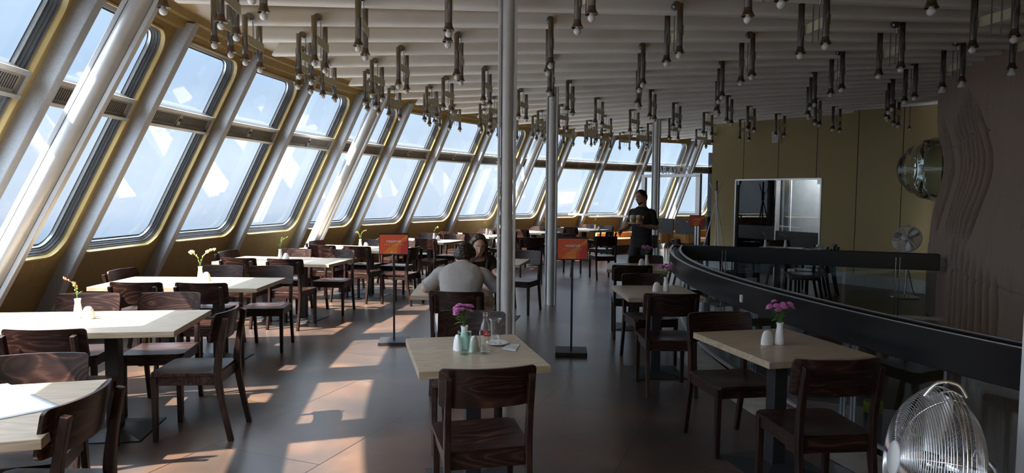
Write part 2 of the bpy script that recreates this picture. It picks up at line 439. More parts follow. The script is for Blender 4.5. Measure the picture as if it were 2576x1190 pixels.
for i in range(I0, I1+1):
    az = ribaz(i); mb = MB(); a = rad(az); tx = V((-sin(a), cos(a), 0))
    inner, outer = [cone(az, z, .19) for z in (-.02, 3.245)], [cone(az, z, .0) for z in (-.02, 3.28)]
    vs = []
    for q in (inner, outer):
        for s_ in (-1, 1):
            for p_ in q: vs.append(p_ + tx*s_*.05)
    mb.add(vs, [(0, 1, 3, 2), (4, 6, 7, 5), (0, 4, 5, 1), (2, 3, 7, 6), (0, 2, 6, 4), (1, 5, 7, 3)])
    struct(mb.build('trim_%d' % (i-I0+2), RIBM, bev=.006))
# cornice band above the windows
mb = MB()
for dd, z0, z1 in ((.10, 3.20, 3.34), (.16, 3.27, 3.34)):
    for k in range(90):
        a0 = AZ0 + (AZ1-AZ0)*k/90; a1 = AZ0 + (AZ1-AZ0)*(k+1)/90
        q = [cone(a0, z0, dd), cone(a1, z0, dd), cone(a1, z1, dd), cone(a0, z1, dd)]
        b_ = [cone(a0, z0, -.05), cone(a1, z0, -.05)]
        mb.add(q + b_, [(0, 1, 2, 3), (0, 4, 5, 1)])
struct(mb.build('trim_40', GOLD, fix=False), 'ochre cornice above the windows')
mb = MB(); mb2 = MB()
# leaning tube columns
for j in range(-1, 4):
    az = 185.35 - 23.1*j; a = rad(az); tx = V((-sin(a), cos(a), 0)); rdv = V((cos(a), sin(a), 0))
    p0, p1 = cone(az, -.02, .55), cone(az, CEIL, .55)
    o = bpy.data.objects.new('column', None); COL.objects.link(o); struct(o, 'leaning silver tube column in front of the windows')
    t = MB(); t.tube([p0, p1], .080, 28); t.build('column_tube', SILVER, o)
    for s_ in (-1, 1):
        t = MB(); ax = (p1-p0).normalized(); nr = ax.cross(tx).normalized()
        rings = [[p + nr*(s_*.100) + tx*u + nr*w_ for u, w_ in ((-.030, -.018), (.030, -.018), (.030, .018), (-.030, .018))] for p in (p0, p1)]
        t.loft(rings, 0, False); t.build('column_flange', SILVER, o, bev=.004)
# vertical columns
for (x, y) in ((-.047, 5.48), (.57, 10.0), (3.0, 14.4), (1.61, 2.02)):
    o = bpy.data.objects.new('column', None); COL.objects.link(o); o.location = (x, y, 0); sc_ = .92 if y > 5 and y < 6 else 1.06; o.scale = (sc_, sc_, 1); struct(o, 'upright silver steel column')
    va = atan2(CY-y, CX-x) + pi/2; tx = V((-sin(va), cos(va), 0))
    t = MB(); t.tube([(0, 0, -.02), (0, 0, CEIL)], .0535, 32)
    t.build('column_tube', noisy('silver_paint_worn', (.60, .61, .63), (.70, .71, .73), 9, .30, .30, r2=.42, bmp=.2) if 'silver_paint_worn' not in MATS else MATS['silver_paint_worn'], o)
    for s_ in (-1, 1):
        t = MB(); t.box((tx.x*s_*.068, tx.y*s_*.068, CEIL/2), (.066, .020, CEIL), 0, rz=va); t.build('column_flange', SILVER, o, bev=.003)

# ------------------------------------------------------------------ ceiling
mb = MB(); A = arc(15.6, AZ0, AZ1, 80, CEIL); B = arc(5.6, AZ0, AZ1, 80, CEIL)
for i in range(80):
    mb.add([A[i], A[i+1], B[i+1], B[i]], [(0, 1, 2, 3)]); mb.add([p + V((0, 0, .2)) for p in (A[i], A[i+1], B[i+1], B[i])], [(3, 2, 1, 0)])
ceil = struct(mb.build('ceiling', CEILM, fix=False), 'gold board ceiling hung with white radial slats')
SLZ = 3.16
for k in range(-13, 26):
    az = 189.25 - 2.876*k; a = rad(az)
    if az < AZ0+1: break
    tx = V((-sin(a), cos(a), 0)); rr = V((cos(a), sin(a), 0)); mb = MB()
    half = [(.020, CEIL), (.030, SLZ+.11), (.042, SLZ+.065), (.049, SLZ+.035), (.050, SLZ+.018), (.044, SLZ+.005), (.034, SLZ)]
    prof = [(-u, z) for u, z in half] + half[::-1]
    n0 = 14
    rings = []
    for q in range(n0+1):
        R = 6.2 + (14.52-6.2)*q/n0
        ring = []
        for u, z in prof:
            ex = (CEIL-z)*-.0 + (.10*(z-SLZ)/(CEIL-SLZ)*-1 if q == n0 else 0)
            wob = .0035*mnoise.noise(V((R*.9, az*3.1, z*4)))
            c = V((CX, CY, 0)) + rr*(R+ex) + tx*(u+wob); c.z = z + (.0 if z > CEIL-.01 else wob)
            ring.append(c)
        rings.append(ring)
    mb.loft(rings, 0, True); mb.build('slat', SLAT, ceil, bev=.0)

# ------------------------------------------------------------------ concrete core with relief and glass dome
def core_mesh():
    mb = MB(); na, nz = 720, 210; z0, z1 = -1.5, CEIL+.05; a0, a1 = 138.0, 208.0
    grooves = []
    rng = random.Random(3)
    # sheaves of curved grooves: (azimuth at mid, z low, z high, bow in degrees, lean)
    for q in range(6): grooves.append((155.6+q*.75, 1.35-.05*q, 2.75-.07*abs(q-2), -1.9-.2*q, .5))
    for q in range(7): grooves.append((163.6+q*1.0, 1.05+.10*rng.random(), 2.95-.08*abs(q-4), -2.2-.10*q, -.3))
    for q in range(8): grooves.append((165.0+q*1.25, -.7+.15*rng.random(), 1.25-.06*q, -1.3, 1.0))
    for q in range(6): grooves.append((180+q*2.2, -.5, 2.2-.2*q, -2.4, .6))
    import numpy as np
    Z, A_ = np.meshgrid(np.linspace(z0, z1, nz+1), np.linspace(a0, a1, na+1), indexing='ij')
    r = CORE + .05*np.exp(-((Z-.5)/.8)**2) - .09*np.exp(-((Z-2.0)/.45)**2) + .05*np.exp(-((A_-168)/9)**2)*np.exp(-((Z-1.6)/.9)**2)
    for (ga, gl, gh, bow, lean) in grooves:
        t = (Z-gl)/(gh-gl); c = ga - bow*(4*t*(1-t)-.6) + lean*(t-.5)*2; dd = A_-c
        fade = np.clip(np.minimum(t, 1-t)*7, 0, 1)
        r += fade*(-.085*np.exp(-(dd/.16)**2) + .040*np.exp(-((dd+.36)/.24)**2))
    for zs, sl in ((2.32, .012), (.78, -.012)):
        zz = zs + sl*(A_-165) + .010*np.sin(A_*1.7)*np.sin(A_*.9+1)
        r -= .028*np.exp(-((Z-zz)/.012)**2)
    az1 = np.linspace(a0, a1, na+1); nv = np.array([[mnoise.noise(V((a*.7, z*.8, 5))) + .6*mnoise.noise(V((a*4.5, z*1.2, 9))) for a in az1[::3]] for z in np.linspace(z0, z1, nz+1)[::3]])
    r += .010*np.repeat(np.repeat(nv, 3, 0), 3, 1)[:nz+1, :na+1]
    X = CX + r*np.cos(np.radians(A_)); Y = CY + r*np.sin(np.radians(A_))
    vs = np.stack([X, Y, Z], -1).reshape(-1, 3).tolist()
    fs = []
    for iz in range(nz):
        for ia in range(na):
            k = iz*(na+1)+ia; fs.append((k, k+1, k+na+2, k+na+1))
    mb.add(vs, fs, 0, True)
    # far side so light cannot leak through
    A = arc(CORE-.1, 208, 138+360, 40, z0); B = arc(CORE-.1, 208, 138+360, 40, z1)
    for i in range(40): mb.add([A[i], A[i+1], B[i+1], B[i]], [(0, 1, 2, 3)])
    return struct(mb.build('wall_core', CONC, fix=False), 'brown cast concrete core wall with curved grooves')
core_mesh()
dome = thing('glass_dome', 'big clear cast glass dome bulging from the brown concrete wall', 'glass sculpture')
dp = pol(6.44, 148.6, 2.03); da = rad(148.9); Q = V((0, 0, 1)).rotation_difference(V((cos(da), sin(da), 0))).to_matrix().to_4x4()
Q.translation = dp
CASTG = bpy.data.materials.new('cast_glass'); CASTG.use_nodes = True
b_ = CASTG.node_tree.nodes['Principled BSDF']; b_.inputs['Base Color'].default_value = (.72, .78, .74, 1); b_.inputs['Roughness'].default_value = .03
b_.inputs['Transmission Weight'].default_value = 1.0; b_.inputs['IOR'].default_value = 1.5
mb = MB(); mb.lathe([(.475*sin(q*pi/2/14) - (.010 if q in (5, 8, 11) else 0), .60*cos(q*pi/2/14) + (.0 if q not in (5, 8, 11) else -.012)) if q else (.0001, .60) for q in range(15)] + [(.47, -.03), (.40, -.03)] + [(.40*cos(q*pi/2/8), .40*sin(q*pi/2/8) - .02) if q < 8 else (.0001, .38) for q in range(9)], 48, 0, Q)
mb.build('dome_shell', CASTG, dome)
mb = MB(); mb.torus((0, 0, .02), .475, .016, m=0, M=Q, n=56); mb.build('dome_rim', DARKGLASS, dome)

# ------------------------------------------------------------------ cloth-panelled cross wall with the glass doors
WA, WB = V((4.48, 15.47, 0)), V((7.05, 11.40, 0)); wd = (WB-WA); WL = wd.length; wd = wd.normalized(); wn = V((-wd.y, wd.x, 0))
if wn.dot(V((0, 0, 0))-WA) < 0: wn = -wn      # towards the dining room
def wpt(s, z, o=0.0): return WA + wd*s + wn*o + V((0, 0, z))
def wslab(mb, s0, s1, z0, z1, o0, o1, m=0):
    vs = [wpt(s, z, o) for s in (s0, s1) for z in (z0, z1) for o in (o0, o1)]
    mb.add(vs, [(0, 1, 3, 2), (4, 6, 7, 5), (0, 4, 5, 1), (2, 3, 7, 6), (0, 2, 6, 4), (1, 5, 7, 3)], m)
def along(px):            # distance along the wall that a sight line at this bearing meets
    k = (px-1288)/FOC; return (k*WA.y - WA.x)/(wd.x - k*wd.y)
D0, D1, DM, DZ = along(1847), along(2064), along(1951), 1.98
mb = MB()
wslab(mb, 0, D0, 0, CEIL, -.14, 0); wslab(mb, D0, D1, DZ, CEIL, -.14, 0); wslab(mb, D1, WL+.4, 0, CEIL, -.14, 0)
for px in (1866, 1953, 2049, 2151, 2264):
    s_ = along(px); z0 = DZ if D0 < s_ < D1 else 0
    wslab(mb, s_-.006, s_+.006, z0, CEIL, -.01, .0025, 1)
struct(mb.build('wall_cross', [TAN, SEAM], fix=True), 'olive cloth-panelled cross wall')
mb = MB(); wslab(mb, D1+.02, WL+.3, 0, .22, 0, .03); wslab(mb, 0, D0-.02, 0, .22, 0, .03)
struct(mb.build('baseboard_cross', PLINTH), 'pale stone plinth of the cross wall')
dr = bpy.data.objects.new('door_1', None); COL.objects.link(dr); struct(dr, 'double glass door with silver frame in the cross wall')
mb = MB()
for a_, b2, z0, z1 in ((D0, D0+.03, 0, DZ), (D1-.03, D1, 0, DZ), (D0, D1, DZ-.03, DZ), (DM-.012, DM+.012, 0, DZ-.03)): wslab(mb, a_, b2, z0, z1, -.10, .012)
mb.build('door_frame', ALU, dr)
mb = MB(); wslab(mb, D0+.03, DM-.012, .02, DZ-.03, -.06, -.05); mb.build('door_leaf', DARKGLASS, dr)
mb = MB(); wslab(mb, DM+.012, D1-.03, .02, DZ-.03, -.06, -.05); mb.build('door_leaf', GLASSP, dr)
mb = MB(); wslab(mb, DM+.02, D1-.05, .60, .92, -.045, -.02); mb.build('door_board', BLACKGLOSS, dr)
mb = MB(); wslab(mb, D0+.10, DM-.03, .72, 1.0, -.045, -.02); mb.build('door_board', BLACKGLOSS, dr)
mb = MB()
for s_, z_ in ((DM+.07, .66), (DM+.07, .86), (D1-.1, .66), (D1-.1, .86), ((DM+D1)/2, .76)): wslab(mb, s_-.006, s_+.006, z_-.006, z_+.006, -.02, -.014)
mb.build('screws', CHROME, dr)
mb = MB(); wslab(mb, D1-.12, D1-.03, DZ-.12, DZ-.03, -.048, -.03); wslab(mb, D0+.03, D0+.07, DZ-.12, DZ-.03, -.048, -.03); mb.build('hinges', ALU, dr)
# room behind the doors: dark cloakroom on the left, pale wall on the right
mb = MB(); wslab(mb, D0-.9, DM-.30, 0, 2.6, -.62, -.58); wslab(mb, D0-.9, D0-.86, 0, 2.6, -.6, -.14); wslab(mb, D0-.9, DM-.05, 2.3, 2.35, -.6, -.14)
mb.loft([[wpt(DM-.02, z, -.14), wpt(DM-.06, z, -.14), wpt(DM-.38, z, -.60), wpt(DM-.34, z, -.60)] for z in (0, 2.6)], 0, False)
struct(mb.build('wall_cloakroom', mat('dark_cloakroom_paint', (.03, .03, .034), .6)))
mb = MB(); wslab(mb, DM-.95, D1+1.2, 0, 2.7, -1.15, -1.05)
struct(mb.build('wall_corridor', noisy('pale_grey_render', (.40, .42, .44), (.48, .50, .52), 5, .8)))
mb = MB(); wslab(mb, DM-.02, DM+.10, 0, 2.6, -.30, -.28); wslab(mb, DM+.115, DM+.14, 0, 2.6, -.30, -.27)
struct(mb.build('trim_41', WHITEP))
cl_ = bpy.data.lights.new('corridor_fill_light', 'AREA'); cl_.shape = 'RECTANGLE'; cl_.size = .3; cl_.size_y = 1.2; cl_.energy = 38; cl_.color = (.92, .96, 1.0)  # added fill light without a fixture, brightens the pale wall behind the doors
clo = bpy.data.objects.new('corridor_fill_light', cl_); COL.objects.link(clo); clo.location = wpt(D1-.3, 2.62, -.62)
# clothes rail with a dark coat and hangers in the cloakroom
cr_ = thing('coat_rail', 'chrome coat rail with wire rings inside the dark left door leaf', 'coat rail')
mb = MB(); p0, p1 = wpt(D0-.4, 1.9, -.36), wpt(DM-.25, 1.9, -.36); mb.tube([p0, p1], .012, 8); mb.build('rail', CHROME, cr_)
for q in range(4):
    mb = MB(); mb.torus(wpt(DM-.33, 1.55-.28*q, -.33), .16, .006, ax=wn, n=28); mb.build('ring', CHROME, cr_)
ct_ = thing('coat', 'long pale coat hanging in the dark cloakroom doorway', 'coat')
mb = MB(); c0 = wpt(DM-.52, 0, -.36)
mb.loft([[c0 + V((0, 0, z)) + wd*(rx*cos(t)) + wn*(ry*sin(t)) for t in [2*pi*j/16 for j in range(16)]] for z, rx, ry in ((.75, .10, .06), (1.2, .09, .06), (1.55, .10, .06), (1.75, .08, .05), (1.82, .02, .02))], 0)
mb.build('coat_body', noisy('grey_lilac_wool', (.22, .20, .24), (.30, .28, .32), 40, .9), ct_)
# alarm box
al = thing('wall_speaker', 'small white speaker box high on the olive cross wall', 'speaker'); s_ = along(1950)
mb = MB(); wslab(mb, s_-.07, s_+.07, 2.70, 2.93, 0, .10); mb.build('speaker_case', WHITEP, al, bev=.008)
mb = MB(); wslab(mb, s_-.05, s_+.05, 2.72, 2.90, .10, .104); mb.build('speaker_grille', noisy('grey_mesh', (.5, .5, .5), (.6, .6, .6), 200, .6), al)

# ------------------------------------------------------------------ glass partition to the bar
PA = V((4.48, 15.47, 0)); pd = V((CX, CY, 0)) - PA; pd = V((-pd.x, -pd.y, 0)).normalized(); pn = V((-pd.y, pd.x, 0))
if pn.dot(-PA) < 0: pn = -pn
PL = 16.3-hypot(PA.x-CX, PA.y-CY)
def ppt(t, z, o=0.0): return PA + pd*t + pn*o + V((0, 0, z))
def pslab(mb, s0, s1, z0, z1, o0, o1, m=0):
    vs = [ppt(s, z, o) for s in (s0, s1) for z in (z0, z1) for o in (o0, o1)]
    mb.add(vs, [(0, 1, 3, 2), (4, 6, 7, 5), (0, 4, 5, 1), (2, 3, 7, 6), (0, 2, 6, 4), (1, 5, 7, 3)], m)
pt = bpy.data.objects.new('partition', None); COL.objects.link(pt); struct(pt, 'clear glass partition with an aluminium door frame to the bar')
for s0, s1, z0, z1 in ((.0, .30, 0, 3.14), (.33, 1.88, 2.12, 3.14), (2.0, 3.1, 0, 3.14), (3.11, 4.1, .0, 2.75)):
    mb = MB(); pslab(mb, s0, s1, z0, z1, -.005, .005); mb.build('glass_panel', GLASSP, pt)
mb = MB()
pslab(mb, .28, .40, 0, 2.10, -.04, .04); pslab(mb, 1.88, 2.0, 0, 2.10, -.04, .04); pslab(mb, .28, 2.0, 2.05, 2.12, -.04, .04)
mb.build('door_frame', ALU, pt, bev=.004)
mb = MB(); pslab(mb, 2.0, 4.6, 1.05, 1.10, -.02, .02); mb.build('rail', ALU, pt)
for s0, s1 in ((.42, 1.10), (1.16, 1.86)):
    mb = MB(); pslab(mb, s0, s1, .02, 2.03, -.20, -.19); mb.build('door_leaf', GLASSP, pt)
    mb = MB(); pslab(mb, s0, s1, .70, 1.06, -.19, -.165)
    mb.build('door_board', mat('grey_black_board', (.035, .036, .04), .45) if 'grey_black_board' not in MATS else MATS['grey_black_board'], pt)
    mb = MB()
    for a_ in (s0+.08, (s0+s1)/2, s1-.08):
        for z_ in (.76, 1.0): pslab(mb, a_-.012, a_+.012, z_-.012, z_+.012, -.165, -.158)
    mb.build('screws', CHROME, pt)
vs, fs = text_mesh('BAR AVION', .235, .004, .006)
bx = [v.x for v in vs]; x0, x1 = min(bx), max(bx); want = 1.0
M4 = Matrix.Identity(4); ex = -pd; 
for r_ in range(3): M4[r_][0] = ex[r_]; M4[r_][1] = (0, 0, 1)[r_]; M4[r_][2] = pn[r_]
M4.translation = ppt(.60+want/2, 2.215, .012)
sg = thing('lettering', 'white BAR AVION lettering on the glass above the bar doorway', 'lettering')
mb = MB(); mb.add([V((v.x*want/(x1-x0), v.y, v.z)) for v in vs], fs, 0, False, M4); mb.build('letters', LETTER, sg, fix=False)

# end walls of the built part of the ring
for az in (AZ0+.4, AZ1-.4):
    mb = MB(); q = [pol(5.8, az, -1.5), pol(17.0, az, -1.5), pol(17.0, az, CEIL), pol(5.8, az, CEIL)]
    mb.add(q, [(0, 1, 2, 3)]); struct(mb.build('wall_far' if az < 150 else 'wall_behind', TAN, fix=False))

# ------------------------------------------------------------------ railing
rail = bpy.data.objects.new('railing', None); COL.objects.link(rail); tag(rail, 'black railing with glass panels curving around the stairwell', 'railing')
def sweep_arc(name, R_, z0, z1, th, m, a0=161.9, a1=231.0, n=70, bev=0.0, parent=rail):
    mb = MB(); rings = []
    for i in range(n+1):
        az = a0 + (a1-a0)*i/n
        rings.append([pol(R_-th/2, az, z0), pol(R_+th/2, az, z0), pol(R_+th/2, az, z1), pol(R_-th/2, az, z1)])
    mb.loft(rings, 0, False); o = mb.build(name, m, parent, bev=bev); return o
sweep_arc('rail_board', 9.935, .715, .920, .030, BLACKGLOSS, bev=.005)
sweep_arc('rail_board', 9.815, .715, .920, .030, BLACKGLOSS, bev=.005)
sweep_arc('rail_core', 9.875, .80, .890, .092, BLACK)
sweep_arc('rail_edge_strip', 9.941, .9195, .9235, .016, ALU)
sweep_arc('rail_edge_strip', 9.905, .889, .897, .012, ALU)
sweep_arc('rail_edge_strip', 9.815, .9195, .9235, .020, ALU)
for q in range(9):
    a0 = 163.2 + q*7.4; sweep_arc('glass_panel', 9.79, .10, .75, .010, GLASSR, a0, a0+7.3, 10)
sweep_arc('glass_clamp', 9.79, .085, .105, .03, ALU)
for q in range(1, 9):
    az = 163.2 + q*7.4
    for off in (-.28, .28):
        mb = MB()
        for rr_ in (9.765, 9.74): mb.sweep([pol(rr_, az+off, -.3), pol(rr_, az+off, .78)], .02, .008, V((-sin(rad(az)), cos(rad(az)), 0)))
        mb.build('post', CHROME, rail)
for az in (171.5, 186.6, 201.7):
    mb = MB(); mb.box((0, 0, 0), (.02, .03, .06), 0); mb.build('rail_fixing', PORC, rail, pol(9.955, az, .80), rad(az), bev=.004)
rail2 = bpy.data.objects.new('railing', None); COL.objects.link(rail2); tag(rail2, 'straight black railing from the curved railing to the concrete core', 'railing')
ud = d.normalized(); un = V((-ud.y, ud.x, 0))
if un.dot(-RAILA) < 0: un = -un
def rbox(name, s0, s1, z0, z1, o, th, m, bev=0.0):
    c = RAILA + ud*((s0+s1)/2) + un*o; mb = MB(); mb.box((c.x, c.y, (z0+z1)/2), (s1-s0, th, z1-z0), 0, rz=ang); return mb.build(name, m, rail2, bev=bev)
rbox('rail_board', -.1, L2, .715, .920, .06, .03, BLACKGLOSS, .005); rbox('rail_board', -.1, L2, .715, .920, -.06, .03, BLACKGLOSS, .005)
rbox('rail_core', -.1, L2-.02, .80, .895, 0, .09, BLACK)
for q in range(3): rbox('glass_panel', .02+q*L2/3, (q+1)*L2/3-.02, .10, .75, 0, .01, GLASSR)
rbox('glass_clamp', 0, L2+.2, .09, .125, .0, .04, ALU)
for s_ in (.62, 2.72):
    for o_ in (-.022, .022): 
        c = RAILA + ud*(s_+o_) + un*.09; mb = MB(); mb.box((c.x, c.y, .22), (.014, .03, 1.30), 0, rz=ang); mb.build('post', CHROME, rail2, bev=.004)
# ------------------------------------------------------------------ furniture prototypes
def build_chair():
    t = thing('dining_chair', '', 'chair')
    # seat: dished plywood with rounded front corners
    mb = MB(); n = 14; top = []; bot = []
    for j in range(n+1):
        for i in range(n+1):
            u = -1+2*i/n; v = -1+2*j/n
            w = .205 + .012*(v+1)/2
            x = u*w; y = -.200 + (v+1)/2*.415
            if v > .8 and abs(u) > .8: 
                y -= .03*((abs(u)-.8)/.2)**2*((v-.8)/.2)
            z = .452 - .013*exp(-(u*u*1.6+(v+.15)**2*1.6)*1.4)
            top.append((x, y, z)); bot.append((x, y, .432))
    fs = []; N1 = n+1; o = len(top)
    for j in range(n):
        for i in range(n):
            k = j*N1+i; fs += [(k, k+1, k+N1+1, k+N1), (o+k, o+k+N1, o+k+N1+1, o+k+1)]
    edge = [i for i in range(n)] + [n + j*N1 for j in range(n)] + [n*N1+n-i for i in range(n)] + [(n-j)*N1 for j in range(n)]
    mb.add(top+bot, fs, 0, True)
    for a, b in zip(edge, edge[1:]+edge[:1]): mb.add([top[a], top[b], bot[b], bot[a]], [(0, 1, 2, 3)])
    mb.build('seat', WOOD, t)
    # frame under the seat
    mb = MB(); mb.box((0, .180, .400), (.37, .022, .062)); mb.box((0, -.195, .400), (.35, .022, .075)); mb.box((-.188, 0, .400), (.022, .38, .062)); mb.box((.188, 0, .400), (.022, .38, .062))
    mb.build('seat_frame', WOOD, t, bev=.002, seg=1)
    for s in (-1, 1):
        mb = MB(); mb.sweep([(s*.192, .188, 0), (s*.192, .188, .432)], [.028, .036], [.030, .038]); mb.build('leg', WOODV, t, bev=.003)
        mb = MB(); pth = catmull([(s*.190, -.285, 0), (s*.190, -.232, .25), (s*.190, -.208, .43), (s*.190, -.222, .60), (s*.190, -.262, .805)], 5)
        nn = len(pth); dd = [.034 + .014*exp(-((k/nn-.5)/.22)**2) for k in range(nn)]
        mb.sweep(pth, .030, dd); mb.build('leg', WOODV, t, bev=.004)
    # backrest
    mb = MB(); nz = 8; W_ = .226; r = .024; F = []; B = []
    us = [-1 + .106*(1-cos(pi/2*k/7)) for k in range(8)]; us = us + [-.894 + 1.788*k/16 for k in range(1, 16)] + [-q for q in us[::-1]]; nx = len(us)-1
    def yu(z): return -.222 - .195*(z-.60)
    for i in range(nx+1):
        u = us[i]; x = u*W_; c = 0.0
        if abs(x) > W_-r: c = r - sqrt(max(0, r*r-(abs(x)-(W_-r))**2))
        for j in range(nz+1):
            v = j/nz; z = (.648+c) + v*(.836-.648-2*c)
            y = yu(z) + .012 + .055*(x/W_)**2
            F.append((x, y+.0075, z)); B.append((x, y-.0075, z))
    N1 = nz+1; fs = []; o = len(F)
    for i in range(nx):
        for j in range(nz):
            k = i*N1+j; fs += [(k, k+1, k+N1+1, k+N1), (o+k, o+k+N1, o+k+N1+1, o+k+1)]
    mb.add(F+B, fs, 0, True)
    edge = [j for j in range(nz)] + [i*N1+nz for i in range(nx)] + [nx*N1+nz-j for j in range(nz)] + [(nx-i)*N1 for i in range(nx)]
    for a, b in zip(edge, edge[1:]+edge[:1]): mb.add([F[a], F[b], B[b], B[a]], [(0, 1, 2, 3)])
    mb.build('backrest', WOOD, t)
    return t
def table_proto(Lx, Ly, peds, name='dining_table'):
    t = thing(name, '', 'table')
    mb = MB(); mb.box((0, 0, .731), (Lx, Ly, .038)); mb.build('tabletop', OAK, t, bev=.0025)
    for px in peds:
        mb = MB(); mb.box((px, 0, .375), (.085, .085, .69)); mb.build('pedestal', BLACK, t, bev=.004)
        mb = MB(); a, b = .24, .05
        mb.loft([[(px+sx*q, sy*q, z) for sx, sy in ((-1, -1), (1, -1), (1, 1), (-1, 1))] for q, z in ((a, 0), (a, .008), (b, .034))], 0, False); mb.build('base_plate', BLACK, t, bev=.002)
        mb = MB(); mb.box((px, 0, .708), (.36, .06, .012)); mb.box((px, 0, .709), (.06, .36, .010)); mb.build('top_bracket', BLACK, t)
    return t
CH = build_chair(); CH_used = [False]
def chair(x, y, face, label, group):
    """face: bearing in degrees the sitter looks to (0 = +x)"""
    c = CH if not CH_used[0] else copy_tree(CH); CH_used[0] = True
    c.location = (x, y, 0); c.rotation_euler = (0, 0, rad(face-90)); c['label'] = label; c['group'] = group; return c
def chair_back(x, y, face, label, group):
    """placed by the middle of the top edge of the backrest"""
    f = rad(face); return chair(x + cos(f)*.255, y + sin(f)*.255, face, label, group)
LT = table_proto(1.53, .80, (-.25, .25)); ST = table_proto(.67, .80, (0,)); used = {}
def table(proto, R, az, label, group):
    k = proto.name; t = proto if k not in used else copy_tree(proto); used[k] = 1
    p = pol(R, az); t.location = p; t.rotation_euler = (0, 0, rad(az)); t['label'] = label; t['group'] = group; return t

# ---- long tables by the windows
WT = [196.0, 188.15, 180.3, 171.7, 163.6, 155.6, 147.8, 140.5, 133.0]
WL_ = ['nearest the camera, cut off at the left edge'] + ['%s from the camera' % o for o in ('second', 'third', 'fourth', 'fifth', 'sixth', 'seventh', 'eighth', 'ninth')]
GW = 'chairs at the long window tables'; TW = 'long oak tables by the windows'
for k, az in enumerate(WT):
    table(LT, 14.79, az, 'long light oak table by the windows, ' + WL_[k], TW)
def wl(k): return 'the %s window table from the camera' % ORD[k+1]
def side(k, near, outer, dR=0.0, dt=0.0, turn=0.0, label=None):
    """chair along the near or far long side, at the window end (outer) or room end"""
    az = WT[k]; R = (14.99 if outer else 14.41) + dR
    off = (.71 if near else -.745) + dt
    p = pol(R, az) + V((-sin(rad(az)), cos(rad(az)), 0))*off
    face = (az - 90 if near else az + 90) + turn
    lab = label or 'dark wooden chair, %s side and %s end of %s' % ('near' if near else 'far', 'window' if outer else 'room', wl(k))
    chair_back(p.x, p.y, face, lab, GW)
side(0, False, False, -.03, .10)
side(1, True, True, .22, .02); side(1, True, False, .22, .03, -3)
side(1, False, True); side(1, False, False)
side(2, True, True, -.02); side(2, True, False); side(2, False, True, -.2); side(2, False, False, -.14, 0, 4)
side(3, True, True, .06); side(3, True, False, .05); side(3, False, True, -.02); side(3, False, False, -.05, 0, 3)
side(4, True, True); side(4, True, False); side(4, False, True, -.1); side(4, False, False, -.1)
side(5, True, True); side(5, True, False, -.18); side(5, False, True); side(5, False, False)
side(6, True, True); side(6, True, False); side(6, False, True); side(6, False, False)
side(7, True, True); side(7, True, False); side(7, False, True); side(7, False, False)
side(8, True, True); side(8, True, False); side(8, False, True); side(8, False, False)
chair_back(-1.62, 2.62, 183, 'dark wooden chair at the end of the nearest window table, at the left edge', GW)
chair_back(-1.86, 4.56, 184, 'dark wooden chair seen side-on, pulled out from the end of the second window table', GW)
chair_back(-3.93, 6.80, -5, 'dark wooden chair against the wall at the window end of the third window table', GW)
chair_back(-3.80, 9.04, -10, 'dark wooden chair against the wall at the window end of the fourth window table', GW)
chair_back(-3.22, 11.10, -17, 'dark wooden chair against the wall at the window end of the fifth window table', GW)
chair_back(-1.40, 9.93, 160, 'dark wooden chair beside the left sign, at the room end of the fifth window table', GW)
# ---- small tables of the middle row
TM = 'small oak tables in the middle of the room'; GM = 'chairs at the small middle tables'
table(ST, 12.28, 193.4, 'small light oak table in the foreground with a bottle and flowers on it', TM)
table(ST, 12.28, 181.9, 'small light oak table the seated couple are eating at', TM)
table(ST, 12.10, 169.3, 'small light oak table partly hidden behind the nearest upright column', TM)
chair_back(-.09, 3.03, 103, 'dark wooden chair in the centre foreground with its back to the camera', GM)
chair_back(-.26, 4.58, -92, 'dark wooden chair facing the camera behind the foreground table with the bottle', GM)
chair_back(-.45, 5.43, 84, 'dark wooden chair the man in the grey shirt sits on', GM)
chair_back(-.36, 7.30, -88, 'dark wooden chair the long-haired woman sits on', GM)
chair_back(.22, 9.56, 247, 'dark wooden chair just right of the nearest column, facing the camera behind a small table', GM)
# ---- small tables along the railing
TR = 'small oak tables along the railing'; GR = 'chairs at the railing tables'
rl = ['nearest', 'middle', 'farthest']
for k, (R, az) in enumerate(((10.47, 194.25), (10.43, 182.3), (10.37, 170.4))):
    table(ST, R, az, 'small light oak table beside the railing, %s of the three there' % rl[k], TR)
for x, y, f, s in ((1.60, 3.25, 96, 'near side of the nearest railing table'), (1.39, 4.62, -80, 'far side of the nearest railing table'), (1.29, 5.42, 90, 'near side of the middle railing table'),
                   (1.31, 6.86, -82, 'far side of the middle railing table'), (1.35, 7.62, 84, 'near side of the farthest railing table'), (1.74, 8.94, -86, 'far side of the farthest railing table')):
    chair_back(x, y, f, 'dark wooden chair on the ' + s, GR)
